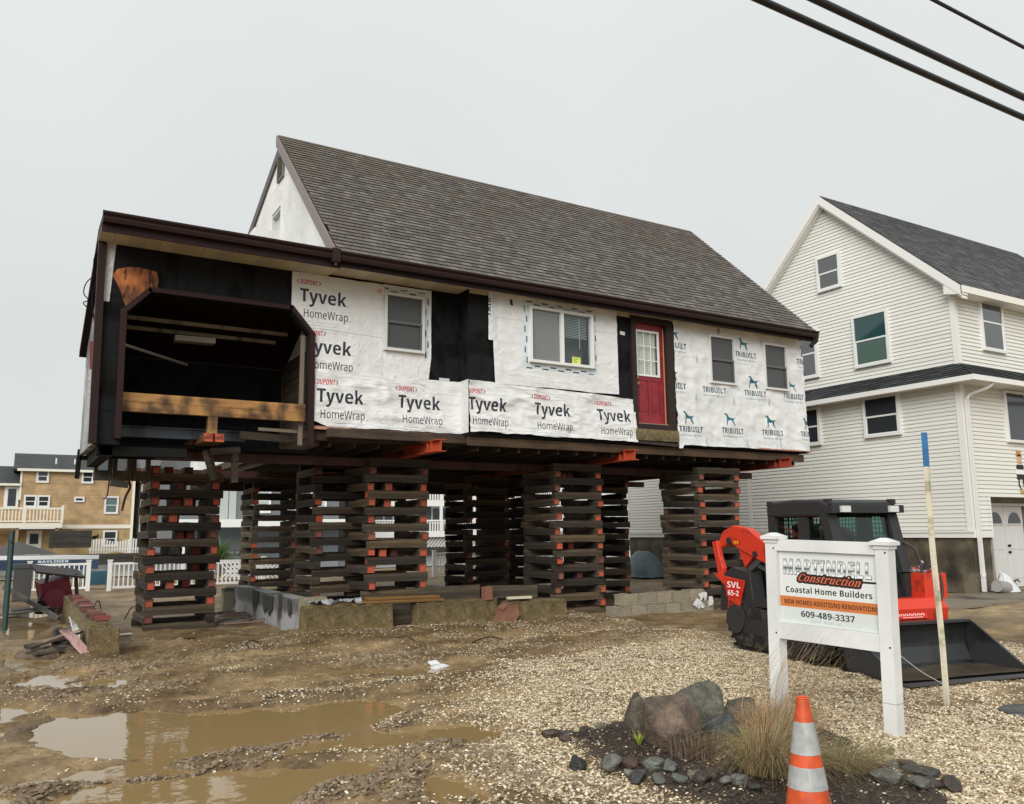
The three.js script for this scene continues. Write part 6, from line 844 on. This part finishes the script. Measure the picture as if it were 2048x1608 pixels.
// debris in front of the brick-topped footing
{ const bend = []; for (let i = 0; i <= 8; i++) { const t = i / 8; bend.push([0.1 * Math.sin(t * 2.6), 0.45 - 0.42 * t, 0.35 * t * t]); }
  single('pink_board', gshape([[-0.075, 0], [0.075, 0], [0.08, 0.62], [-0.07, 0.62]], 0.02).rotateX(-1.1).rotateY(0.5), mat([0.55, 0.33, 0.31], 0.6, { map: rep(tStain, 1.4) }), 'pink board tilted against debris by the brick topped footing', 'board', { pos: [1.05, 0.03, -13.0] });
  const gs = []; for (let i = 0; i < 8; i++) gs.push(gbar(bend[i], bend[i + 1], 0.09, 0.012)); single('white_strip', gs, mat([0.65, 0.65, 0.63], 0.5), 'curled white strip on the debris heap above the pink board', 'scrap', { pos: [0.84, 0.02, -13.6] });
  [['dark broken slab at the top of the debris heap', 0.82, -13.9, 0.3, 0.1, 0.28, 0.2], ['brown broken slab leaning in the debris heap', 0.85, -13.6, 0.34, 0.08, 0.22, 0.12], ['black lump at the foot of the debris heap', 0.78, -13.3, 0.26, 0.1, 0.2, 0.05], ['dark chunk against the footing end', 1.0, -13.35, 0.22, 0.12, 0.2, 0.08], ['lone dark chunk left of the debris heap', 0.42, -14.0, 0.16, 0.06, 0.14, 0.04]].forEach(([l, x, z, a, b, c, y], i) => { const m = single('rubble', rough(a, b, c, 4, 0.08, 70 + i * 5), stone([0.055, 0.045, 0.036]), l, 'rubble', { pos: [x, y, z], turn: i }); m.rotation.z = 0.25 * (i % 3 - 1); });
  [['long brown board lying over the debris heap', [-0.35, 0.1, 0.1], [0.3, 0.26, -0.05], 0.12, [0.13, 0.09, 0.06]], ['grey lath sticking out of the debris heap', [-0.4, 0.05, 0.15], [0.2, 0.3, -0.1], 0.04, [0.3, 0.28, 0.24]], ['muddy board at the front of the debris heap', [-0.3, 0.04, 0.3], [0.28, 0.06, 0.22], 0.14, [0.12, 0.095, 0.065]], ['thin pale stick across the debris heap', [-0.2, 0.16, 0.0], [0.35, 0.32, 0.05], 0.025, [0.45, 0.41, 0.33]]].forEach(([l, a, b, w, c]) => single('debris_board', gbar(a, b, w, 0.025), mat(c, 0.85, { map: rep(tWood, 1) }), l, 'board', { pos: [0.72, 0, -13.5] }));
  single('mud_heap', (() => { const g = new THREE.SphereGeometry(0.5, 32, 16, 0, 6.2832, 0, Math.PI / 2).scale(1.1, 0.28, 0.9), p = g.attributes.position; for (let i = 0; i < p.count; i++) p.setY(i, p.getY(i) + 0.1 * (fbm(p.getX(i) * 6, p.getZ(i) * 6, 4) - 0.5) - 0.02); g.computeVertexNormals(); return g; })(), mat([0.16, 0.115, 0.07], 0.8, { map: tMud, bumpMap: tMudBump, bumpScale: 0.03 }), 'low heap of mud under the debris beside the brick topped footing', 'mud heap', { pos: [0.75, -0.02, -13.55] });
  single('white_paper', [gbox(0.2, 0.015, 0.12, 0, 0.02, 0, 0.1, 0.3, 0.05), gbox(0.12, 0.02, 0.1, -0.02, 0.05, -0.12, 0.3, 0.1, 0)], mat([0.72, 0.73, 0.73], 0.6), 'white scrap lying on the mud below the pebbled footing', 'paper', { pos: [4.62, heightAt(4.62, -9.45) + 0.01, -9.45] });
  single('white_tile', gbox(0.22, 0.02, 0.1, 0, 0.02, 0, 0, 0.3, 0), mat([0.66, 0.62, 0.58], 0.5), 'small pale tile on the mud beside the leftmost crib', 'tile', { pos: [1.72, heightAt(1.72, -14.9), -14.9] });
  for (let i = 0; i < 12; i++) { const x = 3.35 + rr(0, 0.8), z = -16.2 + rr(-1.0, 1.4), r = ['splintered board', 'broken lath', 'dirty board end'][i % 3]; single('broken_board', gbar([-rr(0.15, 0.4), rr(0.03, 0.1), rr(-0.2, 0.2)], [rr(0.15, 0.4), rr(0.03, 0.14), rr(-0.2, 0.2)], rr(0.04, 0.1), 0.02), mat([0.14 * rr(0.5, 1.5), 0.125, 0.1], 0.85), 'weathered broken board in the heap beside the grey painted footing', 'board', { pos: [x, 0.02, z], group: 'broken boards beside the painted footing' }); }
  for (let i = 0; i < 5; i++) { const x = [2.0, 1.6, 5.2, 6.4, 3.2][i], z = [-17.5, -19.5, -11.5, -11.0, -12.4][i]; single('bent_stick', gtube([[0, 0.02, 0], [0.15, 0.06 + 0.2 * (i < 2), 0.05], [0.35, 0.04, 0.02], [0.5, 0.02, -0.1]], 0.012, 12, 5), mat([0.05, 0.036, 0.025], 0.9), ['dark stick on the mud behind the brick topped footing', 'dark stick near the white railing', 'dark twig on the sand before the pebbled footing', 'dark curved twig on the sand before the middle crib', 'dark twig on the wet sand right of the leftmost crib'][i], 'stick', { pos: [x, heightAt(x, z), z], turn: i }); }
}
// moored boat under a cover
{ const b = thing('motor_boat', 'white and blue motor boat under a grey cover, behind the railing', 'boat', [1.3, 0.25, -38.2], 0.08); const hull = (y0, y1, k0, k1, m, n) => { const g = new THREE.BoxGeometry(5.2, y1 - y0, 1.6, 20, 1, 2).translate(-0.6, (y0 + y1) / 2, 0), p = g.attributes.position; for (let i = 0; i < p.count; i++) { const x = p.getX(i), t = clamp((x + 3.2) / 5.2), up = p.getY(i) > (y0 + y1) / 2; p.setZ(i, p.getZ(i) * (1 - Math.pow(t, 3) * 0.95) * (up ? k1 : k0)); p.setY(i, p.getY(i) - 0.1 * t); } g.computeVertexNormals(); part(b, n, g, m); }; hull(0.1, 0.5, 0.7, 1, mat([0.05, 0.08, 0.14], 0.3), 'hull'); hull(0.5, 0.66, 1.02, 1.0, mat([0.7, 0.7, 0.68], 0.35), 'gunwale'); part(b, 'cover', (() => { const g = new THREE.ConeGeometry(1.4, 0.5, 20, 4).scale(1, 1, 0.5); return g.translate(-0.9, 0.9, 0); })(), mat([0.07, 0.07, 0.068], 0.8)); part(b, 'hull_lettering', new THREE.PlaneGeometry(1.2, 0.14).translate(0.3, 0.36, 0.66), mat(0xffffff, 0.5, { map: canvasTex(256, 32, (c) => { c.fillStyle = '#3b4a5c'; c.fillRect(0, 0, 256, 32); textFit(c, 'BAYLINER', 10, 26, 230, 'bold 28px sans-serif', '#d7dde2'); }) }), { keepUV: true }); }
single('dock_box', gbox(2.2, 1.0, 0.5, 0, 0.5, 0), mat([0.065, 0.062, 0.055], 0.8, { map: rep(tWood, 0.5) }), 'dark wooden box before the tan house', 'box', { pos: [3.25, 0.9, -56] });
single('blue_crate', [gbox(0.55, 0.4, 0.4, 0, 0.3, 0), gbar([-0.3, 0, 0.15], [-0.3, 0.8, 0.15], 0.03), gbar([0.3, 0, 0.15], [0.3, 0.8, 0.15], 0.03)], mat([0.03, 0.1, 0.15], 0.6), 'blue crate in the gap between the two white railings', 'crate', { pos: [2.36, 0.05, -28.2] });
single('grey_bin', [gbox(0.4, 0.8, 0.4, 0, 0.4, 0), gbox(0.44, 0.1, 0.44, 0, 0.84, 0)], mat([0.06, 0.06, 0.058], 0.7), 'dark bin beside the green fence', 'bin', { pos: [0.42, 0.02, -24.5] });
// pickets of the far fence before the tan house
{ const g = thing('picket_fence', 'far white picket fence in front of the tan house', 'fence', [6.4, 0.5, -58]); for (let i = 0; i < 26; i++) part(g, 'picket', gbox(0.09, 0.8 + 0.18 * Math.sin(i * 0.5), 0.03, -1.9 + i * 0.15, 0.4, 0), matWhiteVinyl); part(g, 'rail', gbox(4, 0.08, 0.03, 0, 0.25, -0.03), matWhiteVinyl); }
structure('bulkhead', cbox(-12, 40, 0, 0.62, -51, -50.4), mat([0.06, 0.055, 0.045], 0.8, { map: rep(tWood, 0.3) }));
// ---------- far houses ----------
const farWin = (h, x, y, z, w, hh, o = {}) => put(windowPart(h, w, hh, { frame: 0.1, depth: 0.08, back: 0.03, ...o }), x, y, z);
{ // tan house
  const Z = -62, h = thing('tan_house', 'three storey tan house with white trimmed windows across the lagoon at left', 'house', [3.5, 0.1, -66]); const tan = mat([0.6, 0.405, 0.21], 0.75, { map: rep(tGrain, 0.4), bumpMap: rep(tWoodBump, 0.1, 0.5), bumpScale: 0.02 }), low = mat([0.5, 0.365, 0.165], 0.75, { map: rep(tGrain, 0.4) }), rf = mat([0.06, 0.065, 0.067], 0.85, { map: rep(tShingle, 0.5) }), tr = mat([0.75, 0.72, 0.62], 0.5);
  const w = (n, g, m) => wpart(h, n, g, m);
  w('upper_wall', cbox(0.6, 7.2, 2.3, 5.85, -70, Z), tan); w('lower_wall', cbox(0.7, 7.2, 0.1, 2.05, -70, Z - 0.02), low); w('belt_trim', cbox(2.9, 7.25, 2.05, 2.3, Z - 0.1, Z + 0.05), tr); w('corner_trim', cbox(0.5, 0.62, 3.9, 5.9, Z - 0.1, Z + 0.04), tr); w('corner_trim', cbox(7.12, 7.28, 0.1, 5.9, Z - 0.12, Z + 0.06), tr);
  const roof = w('roof', gshape([[61.7, 5.9], [66, 7.2], [70.4, 5.9], [70.4, 5.8], [61.7, 5.8]], 7.4).rotateY(Math.PI / 2).translate(7.5, 0, 0), rf); w('eave_board', cbox(0.3, 7.5, 5.72, 5.88, Z + 0.28, Z + 0.36), tr); part(roof, 'vent_pipe', gcyl(0.05, 0.05, 0.4, 2.5, 6.5, -63, 8), tr); part(roof, 'vent_pipe', gcyl(0.05, 0.05, 0.35, 3.6, 6.5, -63, 8), tr); part(roof, 'vent_pipe', gcyl(0.08, 0.08, 0.55, 4.1, 7.2, -64.5, 8), blackStuff);
  const wing = w('wing_wall', cbox(-6, 0.6, 0.1, 4.9, -70, Z - 0.3), tan); w('wing_roof', gshape([[61.9, 4.95], [66, 6.3], [70.4, 4.95], [70.4, 4.85], [61.9, 4.85]], 7).rotateY(Math.PI / 2).translate(0.55, 0, 0), rf); w('wing_eave', cbox(-6, 0.58, 4.78, 4.92, Z + 0.1, Z + 0.16), tr);
  farWin(h, 1.75, 5.0, Z, 0.72, 0.85); farWin(h, 4.35, 5.0, Z, 0.72, 0.85); farWin(h, 1.15, 3.4, Z, 0.72, 0.8); farWin(h, 1.9, 3.4, Z, 0.72, 0.8); farWin(h, 3.95, 3.78, Z, 0.6, 0.34, { style: 'plain' }); farWin(h, 5.88, 3.0, Z, 0.86, 1.18, { pane: mat([0.12, 0.17, 0.17], 0.2) }); farWin(h, 4.05, 0.98, Z, 0.86, 0.95); farWin(h, 5.92, 0.86, Z, 0.86, 1.06);
  const d = w('door', cbox(1.1, 1.95, 0.35, 1.95, Z - 0.02, Z + 0.05), matWhiteTrim); part(d, 'pane', cbox(1.28, 1.77, 1.1, 1.75, Z + 0.05, Z + 0.06), matGlassDark); const pd = w('patio_door', cbox(-0.3, 0.5, 3.3, 4.75, Z - 0.3, Z - 0.2), matWhiteTrim); part(pd, 'pane', cbox(-0.1, 0.35, 3.5, 4.6, Z - 0.2, Z - 0.19), matGlassDark);
  const dk = w('deck', [cbox(-6, 3.0, 2.1, 2.4, Z + 0.05, Z + 1.5)], tr); part(dk, 'railing', [cbox(-6, 3.0, 3.25, 3.37, Z + 1.4, Z + 1.5), cbox(-6, 3.0, 2.48, 2.56, Z + 1.4, Z + 1.5)], tr); for (let i = 0; i < 46; i++) part(dk, 'baluster', cbox(-5.9 + i * 0.19, -5.83 + i * 0.19, 2.5, 3.3, Z + 1.42, Z + 1.47), tr); for (const x of [-2, 0.9, 2.95]) part(dk, 'railing_post', cbox(x - 0.07, x + 0.07, 2.4, 3.5, Z + 1.38, Z + 1.52), tr); for (const x of [0.55, 2.7]) part(dk, 'deck_post', cbox(x - 0.09, x + 0.09, 0.1, 2.1, Z + 1.2, Z + 1.38), mat([0.3, 0.22, 0.12], 0.8));
  const fish = w('fish_ornament', gshape([[4.78, 1.45], [4.95, 1.6], [5.1, 1.58], [5.18, 1.72], [5.2, 1.5], [5.1, 1.46], [4.95, 1.36]], 0.03).translate(0, 0, Z + 0.06), blackStuff);
}
{ // pale house next to it
  const Z = -60, h = thing('pale_house', 'pale siding house right of the tan house, mostly hidden by the leftmost crib', 'house', [11, 0.1, -64]); const m = mat([0.62, 0.63, 0.62], 0.7, { bumpMap: rep(tWoodBump, 0.1, 0.6), bumpScale: 0.02 }); wpart(h, 'wall', cbox(7.7, 14, 0.1, 5.2, -68, Z), m); wpart(h, 'roof', gshape([[59.6, 5.2], [64, 7.4], [68.4, 5.2]], 6.8).rotateY(Math.PI / 2).translate(14.3, 0, 0), mat([0.12, 0.12, 0.12], 0.85)); for (const [x, y] of [[8.6, 3.2], [10.2, 3.2], [9.2, 0.9], [11.6, 3.0]]) farWin(h, x, y, Z, 0.8, 1.1); for (let i = 0; i < 18; i++) wpart(h, 'siding_course', cbox(7.68, 14, 0.2 + i * 0.28, 0.22 + i * 0.28, Z, Z + 0.02), mat([0.35, 0.36, 0.36], 0.7)); }
{ // grey house with a white deck band
  const Z = -50, h = thing('grey_house', 'grey house with a white deck band, seen between the left cribs', 'house', [13, 0.1, -54]); const gm = mat([0.14, 0.15, 0.155], 0.7), lt = mat([0.42, 0.44, 0.43], 0.6), tr = mat([0.75, 0.74, 0.7], 0.5);
  wpart(h, 'wall', cbox(8.2, 17.5, 0.1, 5.2, -58, Z), gm); wpart(h, 'roof', gshape([[49.6, 5.2], [54, 7.0], [58.4, 5.2]], 10).rotateY(Math.PI / 2).translate(18, 0, 0), mat([0.08, 0.08, 0.082], 0.85)); const d = wpart(h, 'deck', cbox(8, 17.8, 1.98, 2.42, Z, Z + 1.6), tr); wpart(h, 'sliding_door', [cbox(10.2, 10.85, 2.45, 4.6, Z, Z + 0.05), cbox(10.9, 11.3, 2.45, 4.6, Z, Z + 0.04)], lt); wpart(h, 'porch_wall', cbox(8.2, 17.5, 0.12, 1.95, Z - 0.4, Z - 0.3), mat([0.1, 0.105, 0.1], 0.8)); for (const x of [12.8, 14.4, 16.2]) farWin(h, x, 2.8, Z, 1.0, 1.4, { pane: lt }); for (const x of [8.3, 12, 15, 17.6]) part(d, 'deck_post', cbox(x - 0.08, x + 0.08, 0.1, 1.98, Z + 1.3, Z + 1.45), tr);
}
{ // house with two white balconies
  const Z = -55, h = thing('balcony_house', 'grey house with stacked white balconies, seen between the middle cribs', 'house', [28, 0.1, -60]); const gm = mat([0.13, 0.14, 0.14], 0.7), tr = mat([0.78, 0.77, 0.73], 0.5);
  wpart(h, 'wall', cbox(20, 37, 0.1, 7.2, -66, Z), gm); wpart(h, 'roof', gshape([[54.6, 7.2], [60, 9.2], [66.4, 7.2]], 18).rotateY(Math.PI / 2).translate(37.5, 0, 0), mat([0.08, 0.08, 0.082], 0.85));
  for (const y of [3.5, 1.35]) { const b = wpart(h, 'balcony', cbox(20.5, 36, y - 0.1, y + 0.32, Z, Z + 1.4), tr); part(b, 'balcony_rail', [cbox(20.5, 36, y + 1.0, y + 1.1, Z + 1.3, Z + 1.4)], tr); for (let i = 0; i < 76; i++) part(b, 'baluster', cbox(20.6 + i * 0.2, 20.68 + i * 0.2, y + 0.32, y + 1.0, Z + 1.32, Z + 1.38), tr); for (const x of [20.6, 24.4, 26.3, 29, 32, 35.8]) part(b, 'balcony_post', cbox(x - 0.09, x + 0.09, y + 0.32, y + 2.1, Z + 1.28, Z + 1.42), tr); }
  for (const [x, y] of [[22.5, 4.4], [26.9, 4.4], [31, 4.4], [22.5, 2.2], [26.9, 2.2], [31, 2.2]]) farWin(h, x, y, Z, 1.5, 1.2, { style: 'slider' });
  const l = wpart(h, 'lattice', cbox(20.5, 36, 0.1, 1.2, Z + 1.1, Z + 1.12), mat([0.3, 0.3, 0.29], 0.8)); for (let i = 0; i < 60; i++) part(l, 'lattice_strip', gbar([20.5 + i * 0.26, 0.1, Z + 1.14], [21.5 + i * 0.26, 1.2, Z + 1.14], 0.03, 0.05), tr);
}
// spiky potted plants and planter before the grey house
function yucca(label, x, z) { const t = thing('spiky_plant', label, 'plant', [x, 0.1, z], 0, 'spiky plants before the grey house'), out = [], col = []; for (let i = 0; i < 150; i++) { const a = rr(0, 6.28), l = rr(0.5, 1.05), e = rr(0.25, 1.4); const y0 = rr(0.3, 0.7); blade([0, y0, 0], [Math.cos(a) * l * 0.5 * Math.cos(e), y0 + l * 0.6 * Math.sin(e) + 0.15, Math.sin(a) * l * 0.5 * Math.cos(e)], [Math.cos(a) * l * Math.cos(e), y0 + l * Math.sin(e) * 0.8, Math.sin(a) * l * Math.cos(e)], 0.024, out, col, [0.07 * rr(0.7, 1.6), 0.14 * rr(0.7, 1.5), 0.03]); } part(t, 'leaves', bladeMesh(out, col), bladeMat, { keepUV: true, kind: 'stuff' }); part(t, 'stem', gcyl(0.07, 0.09, 0.7, 0, 0.35, 0, 10), mat([0.1, 0.08, 0.05], 0.9)); }
yucca('spiky green plant just right of the leftmost crib', 6.75, -32); yucca('spiky green plant left of the small far crib', 7.65, -32);
single('stone_planter', [gbox(0.7, 0.5, 0.4, 0, 0.45, 0), ...[-0.2, 0, 0.2].map((x) => new THREE.SphereGeometry(0.1, 14, 10).translate(x, 0.76, 0))], mat([0.28, 0.28, 0.26], 0.8, { map: tStain }), 'grey planter with round white stones between the spiky plants', 'planter', { pos: [7.2, 0.1, -32.2] });
{ const g = thing('lattice_panel', 'white lattice panel under the spiky plants', 'lattice', [7.1, 0, -29.5]); for (let i = 0; i < 12; i++) { part(g, 'lattice_strip', gbar([-0.85 + i * 0.14, 0.1, 0], [-0.35 + i * 0.14, 0.62, 0], 0.02, 0.04), matWhiteVinyl); part(g, 'lattice_strip', gbar([-0.35 + i * 0.14, 0.1, 0.02], [-0.85 + i * 0.14, 0.62, 0.02], 0.02, 0.04), matWhiteVinyl); } part(g, 'cap_rail', gbox(2.2, 0.05, 0.06, 0, 0.65, 0), matWhiteVinyl); }
renderer.render(scene, camera);
